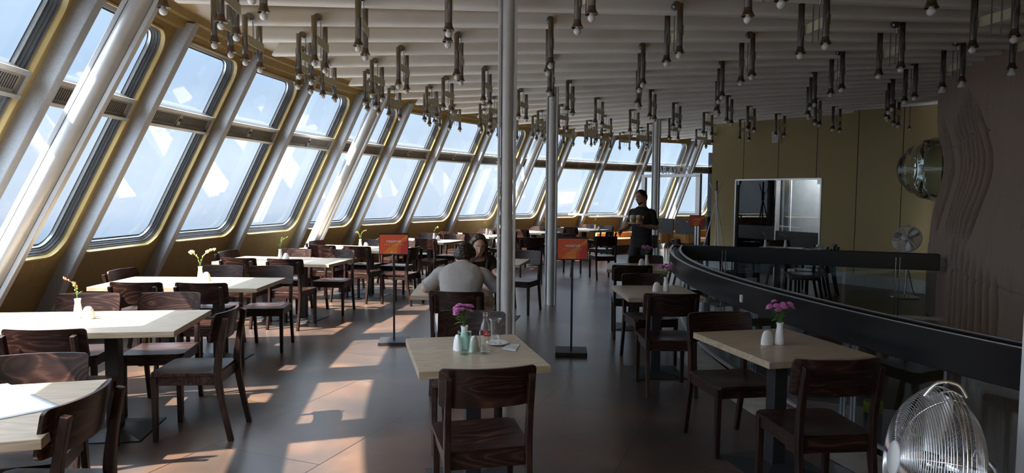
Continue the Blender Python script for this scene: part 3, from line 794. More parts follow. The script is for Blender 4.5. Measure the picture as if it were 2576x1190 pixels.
# ---- beyond the straight railing
GB = 'chairs beyond the straight railing'
tb = table(ST, 8.75, 146.0, 'dark-looking table beyond the straight railing, in front of the glass doors', 'tables beyond the straight railing')
tb = table(ST, 9.85, 150.5, 'dark-looking table beyond the straight railing, left of the glass doors', 'tables beyond the straight railing')
for x, y, f, s in ((4.42, 10.40, 168, 'nearest of the row of three facing left'), (4.78, 10.92, 165, 'middle of the row of three facing left'), (5.15, 11.42, 160, 'farthest of the row of three facing left'),
                   (4.85, 12.05, -70, 'its backrest showing before the glass doors'), (3.55, 10.60, 20, 'left end, facing right by the first railing post'), (3.1, 12.1, -30, 'behind the left table and below the coat stand')):
    chair(x, y, f, 'dark wooden chair beyond the straight railing, ' + s, GB)
for (x, y, f, s) in ((1.75, 13.2, 100, 'dark wooden chair left of the waiter, back to the camera'), (1.15, 13.9, 60, 'dark wooden chair behind the right sign, back to the camera'), (.35, 12.6, 90, 'dark wooden chair between the two nearest columns, back to the camera'), (1.95,14.9,150,'dark wooden chair by the waiter\'s right hand, turned to the windows')):
    chair(x, y, f, s, 'chairs far back in the room')

# ------------------------------------------------------------------ small tableware
def vase_proto():
    mb = MB(); mb.lathe([(.0001, 0), (.026, 0), (.0285, .004), (.027, .03), (.0235, .065), (.0185, .098), (.0175, .108), (.0205, .128), (.0215, .131), (.0195, .131), (.016, .112), (.015, .09), (.0001, .05)], 28)
    return mb.build('flower_vase', PORC)
def holder_proto():
    mb = MB(); rings = []
    n = 24
    for k in range(13):
        t = k/12; z = .086*sin(t*pi/2*.985); q = cos(t*pi/2*.985)**.72
        rings.append([(.040*q*cos(2*pi*j/n), .024*q*sin(2*pi*j/n), z) for j in range(n)])
    mb.loft(rings, 0, True); mb.build
    return mb.build('napkin_holder', PORC)
VP, HP = vase_proto(), holder_proto(); vu = {}
def put(proto, loc, rz, label, cat, group):
    o = proto if proto.name not in vu else proto.copy()
    if proto.name in vu: COL.objects.link(o)
    vu[proto.name] = 1; o.location = loc; o.rotation_euler.z = rz; tag(o, label, cat, group); return o
def leaf(mb, p, dirv, ln, w, m):
    d = V(dirv).normalized(); s_ = d.cross(V((0, 0, 1))); s_ = s_.normalized() if s_.length > .01 else V((1, 0, 0)); nrm = s_.cross(d)
    rings = []
    for k in range(6):
        t = k/5; c = V(p) + d*(ln*t) + V((0, 0, -1))*(ln*.35*t*t); ww = w*sin(pi*min(.97, max(.06, t)))**.8
        rings.append([c - s_*ww + nrm*ww*.3, c + nrm*.0008, c + s_*ww + nrm*ww*.3, c - nrm*.0008])
    mb.loft(rings, m, True)
def bouquet(kind, loc, label, seed, grp):
    rng = random.Random(seed); t = thing('flower_bunch', label, 'flowers', loc, 0, grp)
    mats = [LEAF, BUDY, BUDW, BUDO, PINK]
    if kind == 'pink':
        nf, hh = 14, .105; st = MB(); lv = MB()
        for q in range(nf):
            a = rng.random()*2*pi; rr = .015 + .050*sqrt(rng.random()); h = hh*(.72+.4*rng.random())
            tip = V((rr*cos(a), rr*sin(a), h))
            st.tube(catmull([(0.006*cos(a), .006*sin(a), -.03), (rr*.25*cos(a), rr*.25*sin(a), h*.45), tuple(tip)], 4), .0016, 5, 0)
            fb = MB(); tilt = Matrix.Rotation(.55*rr/.06, 4, V((-sin(a), cos(a), 0))); M4 = Matrix.Translation(tip) @ tilt
            for ringi, (np_, rl_, zz) in enumerate(((14, .021, 0), (12, .017, .003), (8, .011, .006))):
                for j in range(np_):
                    b = 2*pi*j/np_ + ringi*.2
                    R3 = Matrix.Rotation(b, 3, 'Z') @ Matrix.Rotation(-.25-.3*ringi, 3, 'Y')
                    fb.sph(R3 @ V((rl_*.6, 0, 0)) + V((0, 0, zz)), (rl_*.5, rl_*.2, .0022), 6, 4, 4, M4, R3)
            fb.sph((0, 0, .007), (.006, .006, .005), 8, 5, 4, M4)
            fb.build('blossom', mats, t)
            for _ in range(2):
                k = .3+.5*rng.random(); b = a + rng.uniform(-1.5, 1.5); leaf(lv, tip*k, (cos(b), sin(b), .5), .032, .007, 0)
        leaf(lv, (0, 0, .02), (-1, -.3, .25), .06, .012, 0)
        st.build('stems', mats, t); lv.build('leaves', mats, t)
    else:
        bm_ = {'y': 1, 'w': 2, 'o': 3}[kind[0]]; nst = int(kind[1]); st = MB()
        for q in range(nst):
            a = rng.random()*2*pi if nst > 1 else pi*.9; ln = .10+.05*rng.random()
            lean = .35+.35*rng.random()
            pth = catmull([(0, 0, -.06), (.012*cos(a), .012*sin(a), ln*.45), (lean*ln*.6*cos(a), lean*ln*.6*sin(a), ln*.9), (lean*ln*1.25*cos(a), lean*ln*1.25*sin(a), ln*1.05)], 5)
            st.tube(pth, .0018, 6, 0)
            fb = MB()
            for k in range(6):
                pp = V(pth[-1-k*2]); b = rng.random()*6.28; o_ = V((cos(b), sin(b), .6))*.006
                ln_ = .016 - .0015*k; sz = .0062 - .0005*k
                qd = V((0, 0, 1)).rotation_difference((V((cos(a)*.5, sin(a)*.5, 1))+o_*40).normalized()).to_matrix()
                fb.sph(pp+o_, (sz, sz, ln_*.8), 8, 6, bm_ if k < 4 else 1, None, qd)
                if bm_ == 2 and k < 2:
                    for j in range(5):
                        c_ = 2*pi*j/5; fb.sph(pp+o_+V((.010*cos(c_), .010*sin(c_), .010)), (.007, .007, .010), 7, 5, 2)
            fb.build('blossom', mats, t)
            leaf(st, (0, 0, .03), (cos(a+2), sin(a+2), 1.2), .05, .006, 0)
        st.build('stems', mats, t)
    return t
TZ = .750
def setting(vx, vy, hx, hy, k, kind, where, rzv=0.0, rzh=0.0, seed=1):
    put(VP, (vx, vy, TZ), rzv, 'slender white vase on ' + where, 'vase', 'white vases on the tables')
    if hx is not None: put(HP, (hx, hy, TZ), rzh, 'white dome-shaped napkin holder on ' + where, 'napkin holder', 'white napkin holders')
    names = {'pink': 'bunch of pink blossoms', 'y': 'yellow-green freesia sprig', 'w': 'cream freesia flowers', 'o': 'coral freesia sprig'}
    bouquet(kind, (vx, vy, TZ+.128), names.get(kind, names.get(kind[0])) + ' in the vase on ' + where, seed, 'flowers in the white vases')
for k, (vx, vy, hx, hy, kind) in {1: (-2.96, 4.64, -2.865, 4.60, 'o2'), 2: (-3.06, 6.70, -2.975, 6.64, 'w4'), 3: (-3.0, 8.84, -2.91, 8.80, 'y3'), 4: (-2.40, 10.82, -2.315, 10.84, 'y3'), 5: (-1.45, 12.73, -1.375, 12.72, 'y2'),
                                   6: (-.54, 14.62, -.46, 14.60, 'o2'), 7: (.80, 15.7, .90, 15.62, 'y1'), 8: (2.07, 17.02, 2.16, 17.0, 'y2')}.items():
    setting(vx, vy, hx, hy, k, kind, wl(k), 0, rad(20), 10+k)
setting(1.58, 3.99, 1.505, 3.985, 0, 'pink', 'the nearest railing table', 0, .3, 31)
setting(1.40, 6.18, 1.315, 6.17, 0, 'pink', 'the middle railing table', 0, .2, 32)
setting(1.67, 8.45, 1.605, 8.44, 0, 'pink', 'the farthest railing table', 0, .2, 33)
setting(-.262, 3.80, None, None, 0, 'pink', 'the foreground table', 0, 0, 30)
put(HP, (-.205, 3.75, TZ), 1.15, 'white dome-shaped napkin holder beside the bottle on the foreground table', 'napkin holder', 'white napkin holders')
put(HP, (-.298, 3.775, TZ), 1.9, 'white dome-shaped napkin holder half hidden behind the green-tinted glass', 'napkin holder', 'white napkin holders')
setting(4.62, 11.55, None, None, 0, 'o2', 'the right of the table before the glass doors', 0, 0, 40)
setting(4.30, 11.60, None, None, 0, 'y2', 'the left of the table before the glass doors', 0, 0, 41)
# drinking glasses
def tumbler(name, label, loc, m, h=.125, r0=.026, r1=.038):
    t = thing(name, label, 'glass', loc)
    mb = MB(); prof = [(.0001, .0), (r0, 0), (r0*1.02, .006)]
    for k in range(11):
        q = k/10; prof.append((r0+(r1-r0)*(q**.6)*(1 - .10*sin(pi*q)), .01+(h-.01)*q))
    prof += [(prof[-1][0]-.003, h)]
    for k in range(9, -1, -1):
        q = k/10; prof.append((r0+(r1-r0)*(q**.6)*(1-.10*sin(pi*q))-.004, .016+(h-.016)*q))
    prof.append((.0001, .016)); mb.lathe(prof, 32); mb.build('glass_body', m, t)
    return t
tumbler('drinking_glass', 'green-tinted empty drinking glass in front of the pink flowers on the foreground table', (-.252, 3.675, TZ), GLASSG)
gl2 = tumbler('drinking_glass', 'clear drinking glass standing on a saucer behind the bottle', (-.092, 3.945, TZ+.012), GLASSB, .135)
mb = MB()
for q in range(5):
    rng = random.Random(q); a = q*1.3
    mb.box((.012*cos(a), .012*sin(a), .025+.008*q), (.02, .02, .018), 0, Matrix.Rotation(.4*q, 4, 'X'))
mb.build('ice_cubes', GLASSB, gl2, bev=.003)
mb = MB(); mb.lathe([(.0001, 0), (.040, 0), (.062, .008), (.066, .013), (.064, .0145), (.044, .006), (.0001, .005)], 36)
tag(mb.build('saucer', PORC, None, (-.080, 3.925, TZ)), 'small white saucer under the clear glass on the foreground table', 'saucer')
mb = MB(); mb.sweep(catmull([(0, 0, 0), (.03, .0, .003), (.07, .0, .006), (.10, .0, .004)], 4), [.012]*4+[.006]*9, .0015, V((0, 1, 0)))
o = tag(mb.build('coffee_spoon', CHROME, None, (-.055, 3.885, TZ+.014)), 'small metal spoon lying on the white saucer', 'spoon'); o.rotation_euler.z = 2.6
# soft drink bottle
bt = thing('drink_bottle', 'empty clear glass soft drink bottle with a red label on the foreground table', 'bottle', (-.142, 3.70, TZ), rad(-14)); bt.scale = (1, 1, .84)
prof = [(.0001, .0), (.024, 0), (.029, .004), (.0305, .012), (.030, .030), (.0265, .062), (.0262, .072), (.029, .105), (.0302, .118), (.0302, .150), (.029, .160), (.024, .185), (.0165, .212), (.0132, .232), (.0128, .246), (.0142, .247), (.0142, .255), (.0128, .257), (.0132, .262), (.0138, .266), (.0122, .267)]
inn_ = [(r-.0022, z) for r, z in prof[::-1][1:-3]] + [(.0001, .012)]
mb = MB(); mb.lathe(prof + inn_, 36); mb.build('bottle_glass', GLASSB, bt)
mb = MB()
for s0, s1, mi in ((-150, -108, 0), (-62, 60, 0)):
    n = 24; rings = []
    for k in range(n+1):
        a = rad(-90 + s0 + (s1-s0)*k/n + 62); rings.append([(r*cos(a), r*sin(a), z) for r, z in ((.0300, .117), (.0306, .117), (.0306, .151), (.0300, .151))])
    mb.loft(rings, mi, False)
lb_ = mb.build('label_band', mat('red_label', (.62, .02, .025), .4), bt)
vs, fs = text_mesh('Coca-Cola', .024, .0002, .0006, .35, 'LEFT')
mb = MB(); pts = []
for v in vs:
    a = rad(-90+14) + v.x/.0308; pts.append(((.0309+v.z)*cos(a), (.0309+v.z)*sin(a), .134 + v.y + .0025*sin(v.x*180)))
mb.add(pts, fs, 0)
n = 8; mb.loft([[((.0309)*cos(t), .0309*sin(t), z) for z in (.124, .146)] for t in [rad(-90-68+20*k/n) for k in range(n+1)]], 0, False, False, None, False)
mb.build('label_lettering', WHITEP, lb_, fix=False)
# card / coaster
mb = MB(); q = [(-.05, 3.80), (.03, 3.75), (.05, 3.92), (-.02, 3.93)]
mb.prism([(-.052, 3.80), (.028, 3.752), (.052, 3.915), (-.018, 3.935)], TZ, TZ+.004)
tag(mb.build('paper_coaster', WHITEP, bev=.001, seg=1), 'flat white card lying at the right of the foreground table', 'coaster')
mb = MB(); mb.prism([(-.046, 3.812), (.026, 3.768), (.040, 3.86), (-.028, 3.885)], TZ+.004, TZ+.0045)
mb.build('printed_panel', mat('grey_print', (.55, .55, .58), .6), bpy.data.objects['paper_coaster'])
# folded cloth on the nearest window table
c0 = pol(14.58, 196.2, TZ); 
mb = MB(); nn = 16; g = []
tipv, e1, e2 = V((-1.795, 2.70, TZ)), V((-2.45, 3.16, TZ)) - V((-1.795, 2.70, TZ)), V((-2.03, 2.43, TZ)) - V((-1.795, 2.70, TZ))
e2 = e2.normalized()*.52; e1 = e1.normalized()*.56
for layer in (0.0045, .0005):
    for j in range(nn+1):
        for i in range(nn+1):
            u, v_ = i/nn, j/nn; p = tipv + e1*u + e2*v_
            zz = layer + (.0016*mnoise.noise(p*9) + .0014 if layer > .001 else 0) - (.0025*exp(-min(u, v_)*30) if layer > .001 else 0)
            g.append(p + V((0, 0, zz)))
fs = []; N1 = nn+1; o_ = N1*N1
for j in range(nn):
    for i in range(nn):
        k = j*N1+i; fs += [(k, k+1, k+N1+1, k+N1), (o_+k, o_+k+N1, o_+k+N1+1, o_+k+1)]
edge = [i for i in range(nn)] + [nn + j*N1 for j in range(nn)] + [nn*N1+nn-i for i in range(nn)] + [(nn-j)*N1 for j in range(nn)]
for a, b in zip(edge, edge[1:]+edge[:1]): fs.append((a, b, o_+b, o_+a))
mb.add(g, fs, 0, True); tag(mb.build('table_napkin', CLOTH), 'white folded cloth laid across the nearest window table', 'cloth')
# tissue-box sized condiment set beyond the rail
cd = thing('condiment_set', 'small dark condiment set on the table edge beyond the straight railing', 'condiment set', (5.02, 11.30, TZ))
mb = MB(); mb.box((0, 0, .006), (.12, .07, .012)); mb.build('tray', BLACK, cd, bev=.002)
for k, x in enumerate((-.03, .03)):
    mb = MB(); mb.lathe([(.0001, .012), (.018, .012), (.02, .02), (.018, .07), (.012, .085), (.0001, .088)], 16, c=(x, 0, 0)); mb.build('shaker', CHROME if k else BLACK, cd)

# ------------------------------------------------------------------ ceiling lamps
LAMP = thing('ceiling_lamp', '', 'lamp')
def lamp_parts(root, reflector=False):
    mb = MB(); mb.tube([(.030, 0, .055), (.085, 0, .055)], .036, 20); mb.tube([(.085, 0, .055), (.10, 0, .055)], [.036, .030], 20); mb.tube([(.075, .0, .05), (.075, .02, .03), (.05, .022, -.02)], .006, 6); mb.build('canopy', CHROMEOLD, root)
    for s in (-1, 1):
        mb = MB(); prof = [(.0001, .042), (.0235, .042), (.0255, .040), (.0255, -.305), (.028, -.325), (.034, -.342), (.043, -.356), (.0445, -.360), (.042, -.360), (.032, -.340), (.024, -.32), (.0001, -.31)]
        mb.lathe(prof[:4], 18, 0, c=(s*.185, 0, 0)); mb.lathe(prof[3:], 18, 1, c=(s*.185, 0, 0)); tb_ = mb.build('tube', [CHROMEOLD, FLARE], root)
        mb = MB()
        if reflector: mb.lathe([(.0001, -.335), (.016, -.335), (.017, -.365), (.020, -.378), (.034, -.402), (.035, -.412), (.028, -.422), (.0001, -.424)], 18, c=(s*.185, 0, 0))
        else: mb.lathe([(.0001, -.335), (.013, -.335), (.014, -.358)] + [(.0265*sin(t), -.383+.0265*cos(t)) for t in [.55+(pi-.56)*k/9 for k in range(10)]], 18, c=(s*.185, 0, 0))
        mb.build('bulb', OPAL, tb_)
    mb = MB(); mb.box((0, .030, -.172), (.40, .005, .078)); mb.build('cross_plate', KHAKI, root)
    for x in (-.045, .045):
        mb = MB(); mb.tube([(x, .022, .0), (x, .022, -.305)], .0042, 7); mb.build('rod', CHROMEOLD, root)
lamp_parts(LAMP)
REFL = thing('ceiling_lamp', '', 'lamp'); lamp_parts(REFL, True)
lu = {}
GL_ = 'twin-bulb chrome ceiling lamps'
rows = {}
for kk in range(-2, 9):
    for cls, base, rings in ((0, 189.25, (14.15, 13.53, 11.4, 8.21)), (1, 186.30, (13.89, 12.3, 9.4)), (2, 183.55, (14.15, 13.02, 10.39, 7.19))):
        az = base - 8.628*kk
        for R in rings:
            p = pol(R, az, SLZ)
            if (R < 11.2 and az < 129) or az < 124: continue
            ok = inframe(p - V((0, 0, .38)), 20, 10) or inframe(p + V((-sin(rad(az)), cos(rad(az)), 0))*.185 - V((0, 0, .38)), 15, 10) or inframe(p - V((-sin(rad(az)), cos(rad(az)), 0))*.185 - V((0, 0, .38)), 15, 10)
            if not ok: continue
            rows.setdefault(round(-az*10), []).append((R, az, p))
for n_, key in enumerate(sorted(rows)):
    lst = sorted(rows[key], key=lambda q: -q[0])
    for m_, (R, az, p) in enumerate(lst):
        refl = R < 7.5 and az > 172
        src = REFL if refl else LAMP
        o = src if src.name not in lu else copy_tree(src); lu[src.name] = 1
        o.location = p; o.rotation_euler = (0, 0, rad(az+90))
        tag(o, '%s ceiling lamp, %s from the windows in the %s row from the front' % ('reflector-bulb' if refl else 'twin-bulb', ORD[m_+1], ORD[n_+1]), 'lamp', GL_)

# ------------------------------------------------------------------ sign stands
SIGNR = noisy('orange_red_print', (.86, .12, .045), (.90, .14, .05), 3, .35)
SIGNO = mat('orange_print', (.92, .28, .05), .35); SIGND = mat('deep_red_print', (.68, .06, .05), .35)
def sign(x, y, face, word, sub, label, top=1.19):
    t = thing('sign_stand', label, 'sign', (x, y, 0), face, 'black sign stands with orange cards')
    mb = MB(); mb.box((0, 0, .018), (.32, .30, .036)); mb.build('base', BLACK, t, bev=.004)
    mb = MB(); mb.box((0, .0, .51), (.022, .016, .95)); mb.build('pole', BLACK, t, bev=.002)
    zc = top-.115
    mb = MB(); mb.box((0, -.012, zc), (.312, .012, .236)); mb.build('sign_frame', BLACK, t, bev=.002)
    mb = MB(); mb.box((0, -.0185, zc-.004), (.297, .002, .206), 0)
    def band(pts, m, o): mb.add([(x_, o, zc+z_) for x_, z_ in pts] , [tuple(range(len(pts)))], m)
    curve = catmull([(-.112, -.105), (-.06, -.045), (-.005, -.012), (.06, .03), (.10, .065), (.146, .098)], 6)
    curve2 = catmull([(.146, .062), (.10, .035), (.06, .0), (.038, -.05), (.032, -.105)], 6)
    band(curve + curve2, 1, -.0198)
    band(catmull([(.146, .040), (.10, .015), (.075, -.03), (.07, -.105)], 6) + [(.146, -.105)], 2, -.0199)
    card = mb.build('sign_card', [SIGNR, SIGNO, SIGND], t, fix=False)
    M4 = Matrix(((1, 0, 0, 0), (0, 0, -1, -.0206), (0, 1, 0, zc), (0, 0, 0, 1)))
    for tx_, sz, dz, wid in ((word, .05, .030, .150), (sub, .014, -.006, .205)):
        if word == 'private' and sz < .03: continue
        vs, fs = text_mesh(tx_, sz, .0004, .0006 if sz > .03 else 0); xs = [v.x for v in vs]; s_ = wid/(max(xs)-min(xs)); cx_ = (max(xs)+min(xs))/2
        mb = MB(); mb.add([V(((v.x-cx_)*s_ + (.018 if sz < .012 else 0), v.y*max(s_, .8)+dz, v.z)) for v in vs], fs, 0, False, M4)
        mb.build('lettering', LETTER if sz > .03 else mat('pale_orange_print', (.85, .50, .30), .5) if 'pale_orange_print' not in MATS and sz < .03 else (LETTER if sz > .03 else MATS['pale_orange_print']), card, fix=False)
    mb = MB()
    for bx_, bz_, bw_ in (((.012, -.089, .05),) if word != 'private' else ((-.03, -.024, .12),)): mb.box((bx_, -.0206, zc+bz_), (bw_, .0008, .004))
    mb.build('small_print', MATS['pale_orange_print'] if 'pale_orange_print' in MATS else WHITEP, card)
    mb = MB(); mb.tube([(-.022, -.0197, zc-.089), (-.022, -.0205, zc-.089)], .007, 14); mb.build('emblem', WHITEP, card)
    return t
sign(-1.265, 7.33, rad(5), 'reservé', 'děkujeme   thank you   danke', 'black sign stand with an orange reserved card, in the sunlit aisle left of the couple')
sign(.615, 6.93, rad(-4), 'reservé', 'děkujeme   thank you   danke', 'black sign stand with an orange reserved card, right of the upright columns')
sign(4.03, 14.95, rad(-12), 'private', 'děkujeme   thank you   danke', 'small orange sign stand far back beside the bar doorway', 1.19)

# ------------------------------------------------------------------ fans
def fan(label, loc, axis, R, hub_z, detail, grp):
    t = thing('floor_fan', label, 'fan', (loc[0], loc[1], 0), 0, grp)
    ax = V(axis).normalized(); q = V((0, 0, 1)).rotation_difference(ax).to_matrix().to_4x4(); q.translation = V((0, 0, hub_z))
    # base and stem
    mb = MB(); mb.lathe([(.0001, .0), (.21, 0), (.215, .012), (.19, .022), (.05, .034), (.03, .05), (.0001, .05)], 36); mb.build('base', CHROME, t)
    bk = -ax*.11
    mb = MB(); mb.tube(catmull([(0, 0, .04), (bk.x*.5, bk.y*.5, hub_z*.5), (bk.x, bk.y, hub_z-.05), (bk.x, bk.y, hub_z)], 6), .014, 12); mb.build('stem', CHROME, t)
    mb = MB(); mb.lathe([(.0001, -.16), (.045, -.155), (.06, -.13), (.062, -.05), (.05, -.02), (.0001, -.015)], 24, 0, q); mb.build('motor', CHROME, t)
    # blades
    for k in range(3):
        mb = MB(); a0 = 2*pi*k/3; rings = []
        for i in range(7):
            r = .04 + (R-.055)*i/6; w = .35+.35*sin(pi*(.2+.65*i/6)); tw = .55-.28*i/6
            ring = []
            for s_, h_ in ((-1, .0), (-.3, .004), (.3, .004), (1, 0), (.3, -.002), (-.3, -.002)):
                a = a0 + s_*w*.75; ring.append((r*cos(a), r*sin(a), s_*tw*.06 + h_ + .01))
            rings.append(ring)
        mb.loft(rings, 0, True, True, q); mb.build('blade', ALU, t)
    mb = MB(); mb.lathe([(.0001, -.01), (.035, -.01), (.035, .025), (.02, .035), (.0001, .036)], 20, 0, q); mb.build('blade_hub', CHROME, t)
    # cage
    nw = detail; wr = .0016
    def prof(u, sgn, dep): return .05 + (R-.05)*u, sgn*(.020 + dep*(1-u**3.2))
    for nm, sgn, dep in (('front_grille', 1, .085), ('rear_grille', -1, .075)):
        mb = MB()
        P_ = [prof(k/200, sgn, dep) for k in range(201)]; ln = [0]
        for k in range(200): ln.append(ln[-1] + hypot(P_[k+1][0]-P_[k][0], P_[k+1][1]-P_[k][1]))
        for q_ in range(nw):
            s_ = ln[-1]*(q_+.3)/nw; k = min(range(201), key=lambda z_: abs(ln[z_]-s_))
            mb.torus((0, 0, P_[k][1]), P_[k][0], wr, n=64, k=5, M=q)
        for k in range(7):
            a = 2*pi*k/7 + .35; pth = []
            for i in range(10):
                r_, z_ = prof(i/9, sgn, dep); pth.append((r_*cos(a), r_*sin(a), z_ - sgn*.003))
            mb.tube(pth + [(R*cos(a), R*sin(a), 0)], .0030, 6, 0, False, q)
        gr_ = mb.build(nm, CHROME, t)
        if sgn > 0: front_ = gr_
    mb = MB(); mb.torus((0, 0, .0), R+.002, .0035, n=72, k=8, M=q); mb.torus((0, 0, .010), R+.001, .002, n=72, k=6, M=q); mb.torus((0, 0, -.010), R+.001, .002, n=72, k=6, M=q)
    for k in range(5):
        a = 2*pi*k/5 + .9; mb.tube([(R*.985*cos(a), R*.985*sin(a), .03), ((R+.008)*cos(a), (R+.008)*sin(a), .0), (R*.985*cos(a), R*.985*sin(a), -.03)], .003, 6, 0, True, q)
    mb.build('cage_rim', CHROME, t)
    mb = MB(); mb.lathe([(.0001, .104), (.052, .104), (.054, .108), (.05, .113), (.0001, .116)], 28, 0, q); mb.build('badge', mat('satin_white_badge', (.7, .7, .7), .35) if 'satin_white_badge' not in MATS else MATS['satin_white_badge'], front_)
    # carrying handle on top of the rim and tilt knob
    up = V((0, 0, 1)) - ax*ax.z; up.normalize(); sd = ax.cross(up)
    c = V((0, 0, hub_z))
    mb = MB(); mb.tube(catmull([c+up*(R-.03)+ax*.06, c+up*(R+.018)+ax*.03, c+up*(R+.022)-ax*.02, c+up*(R-.01)-ax*.05], 6), .006, 8); mb.build('handle', CHROME, t)
    mb = MB(); p0 = c + sd*R*1.0 + up*.03
    mb.tube(catmull([p0, p0+ax*.05+sd*.012, p0+ax*.055-up*.02+sd*.012, p0+ax*.02-up*.03], 5), .004, 7); mb.build('clip', CHROME, t)
    return t
fan('chrome drum floor fan in the right foreground, its wire cage cut off below', (1.275, 2.02), (-.955, .24, .13), .236, .812, 30, 'chrome fans')
fan('chrome floor fan tilted upward beyond the straight railing, by the olive wall', (6.38, 11.05), (-.72, -.62, .32), .22, .95, 20, 'chrome fans')
pc = thing('power_cable', 'thin dark cable from the far fan to the olive wall', 'cable')
mb = MB(); mb.tube(catmull([(6.40, 11.08, .62), (6.50, 11.12, .3), (6.62, 11.2, .05), (6.75, 11.3, .01), (6.9, 11.42, .01)], 8), .006, 6); mb.build('cord', BLACK, pc)

# ------------------------------------------------------------------ coat stand, bar furniture
cs = thing('coat_stand', 'thin silver tripod coat stand beside the olive cross wall', 'coat stand', (4.30, 14.45, 0))
mb = MB(); mb.tube([(0, 0, .25), (0, 0, 1.62)], .014, 10); mb.build('pole', WHITEP, cs)
for k in range(3):
    a = 2*pi*k/3 + .5; mb = MB(); mb.tube([(.012*cos(a), .012*sin(a), 1.5), (.38*cos(a), .38*sin(a), 0)], .012, 8); mb.build('leg', WHITEP, cs)
    mb = MB(); mb.tube(catmull([(0, 0, 1.60), (.05*cos(a), .05*sin(a), 1.70), (.16*cos(a), .16*sin(a), 1.90)], 5), .006, 7); mb.build('hook', CHROME, cs)
mb = MB(); mb.tube([(0, 0, 1.52), (0, 0, 1.72)], .03, 12, 0); mb.tube([(0, 0, 1.70), (0, 0, 1.94)], .018, 10, 1); mb.build('head', [WHITEP, BLACK], cs)
def armchair(x, y, f, label):
    t = thing('armchair', label, 'armchair', (x, y, 0), rad(f-90), 'orange armchairs in the bar')
    mb = MB(); mb.box((0, 0, .40), (.56, .56, .12)); mb.build('seat_cushion', ORANGE, t, bev=.02)
    mb = MB(); mb.box((0, -.30, .55), (.66, .10, .42)); mb.build('backrest', ORANGE, t, bev=.02)
    for s in (-1, 1):
        mb = MB(); mb.box((s*.31, -.02, .50), (.07, .54, .30)); mb.build('armrest', ORANGE, t, bev=.015)
        for q in (-1, 1):
            mb = MB(); mb.tube([(s*.27, q*.25-.02, 0), (s*.27, q*.25-.02, .36)], .014, 8); mb.build('leg', CHROME, t)
armchair(4.55, 18.6, 150, 'orange upholstered armchair behind the partition, left of the bar doorway')
armchair(5.45, 19.0, 200, 'orange upholstered armchair behind the partition, seen under the small sign')
armchair(3.75, 18.3, 240, 'orange upholstered armchair behind the partition, behind the waiter')
bn = thing('bench', 'long orange upholstered bench under the far windows, seen between chair legs', 'bench', pol(15.3, 124.5), rad(124.5+90))
mb = MB(); mb.box((0, .0, .32), (1.4, .55, .18)); mb.build('seat', ORANGE, bn, bev=.02)
mb = MB(); mb.box((0, -.28, .46), (1.4, .10, .20)); mb.build('backrest', ORANGE, bn, bev=.02)
mb = MB(); mb.box((0, .0, .115), (1.3, .45, .23)); mb.build('plinth', BLACK, bn)

gb = thing('waste_bin', 'dark bin with a lime green band down in the stairwell behind the railing glass', 'bin', (3.42, 6.35, -1.35))
mb = MB(); mb.lathe([(.0001, 0), (.075, 0), (.08, .95), (.077, .95), (.07, .02), (.0001, .02)], 28); mb.build('bin_body', BLACK, gb)
mb = MB(); mb.lathe([(.0805, .95), (.083, .95), (.084, 1.05), (.08, 1.055), (.077, .95)], 28); mb.build('green_rim', mat('lime_plastic', (.26, .36, .03), .5), gb)
# ------------------------------------------------------------------ people
def solid(mb, name, m, parent, voxel, smooth=4, fac=.5, noise_amp=0.0, noise_sc=20.0):
    o = mb.build(name, m, None)
    r = o.modifiers.new('r', 'REMESH'); r.mode = 'VOXEL'; r.voxel_size = voxel; r.use_smooth_shade = True
    s = o.modifiers.new('s', 'SMOOTH'); s.iterations = smooth; s.factor = fac
    dg = bpy.context.evaluated_depsgraph_get(); me = bpy.data.meshes.new_from_object(o.evaluated_get(dg))
    o.modifiers.clear(); o.data = me; me.materials.clear(); me.materials.append(m)
    if noise_amp:
        nn = [v.normal.copy() for v in me.vertices]
        for v, n_ in zip(me.vertices, nn):
            a = mnoise.noise(v.co*noise_sc) + .5*mnoise.noise(v.co*noise_sc*2.3)
            v.co += n_*a*noise_amp
    me.polygons.foreach_set('material_index', [0]*len(me.polygons))
    me.polygons.foreach_set('use_smooth', [True]*len(me.polygons)); o.parent = parent
    return o
def limb(mb, pts, rad_, n=14, fl=1.0):
    P = catmull([(*p, r) for p, r in zip(pts, rad_)], 6)
    fr = frame_along([q[:3] for q in P]); rings = []
    for (p, u, w), q in zip(fr, P):
        rings.append([p + (u*cos(2*pi*j/n) + w*sin(2*pi*j/n))*q[3] for j in range(n)])
    def capr(idx, sgn):
        p, u, w = fr[idx]; T = u.cross(w)*sgn; r = P[idx][3]
        return [[p + T*(r*sin(a)) + (u*cos(2*pi*j/n)+w*sin(2*pi*j/n))*(r*cos(a)) for j in range(n)] for a in (.5, 1.0, 1.4)]
    mb.loft(capr(0, -1)[::-1] + rings + capr(-1, 1), 0)
def torso(mb, st, n=24, grow=0.0, sq=2.3):
    P = catmull([(*c, rx, ry) for c, rx, ry in st], 6); rings = []
    for i, q in enumerate(P):
        a = V(P[max(i-1, 0)][:3]); b = V(P[min(i+1, len(P)-1)][:3]); T = (b-a).normalized()
        ux = V((1, 0, 0)); ux = (ux - T*ux.dot(T)).normalized(); uy = T.cross(ux)
        ring = []
        for j in range(n):
            t = 2*pi*j/n; cx_ = math.copysign(abs(cos(t))**(2/sq), cos(t)); sy_ = math.copysign(abs(sin(t))**(2/sq), sin(t))
            ring.append(V(q[:3]) + ux*(cx_*(q[3]+grow)) + uy*(sy_*(q[4]+grow)))
        rings.append(ring)
    mb.loft(rings, 0)
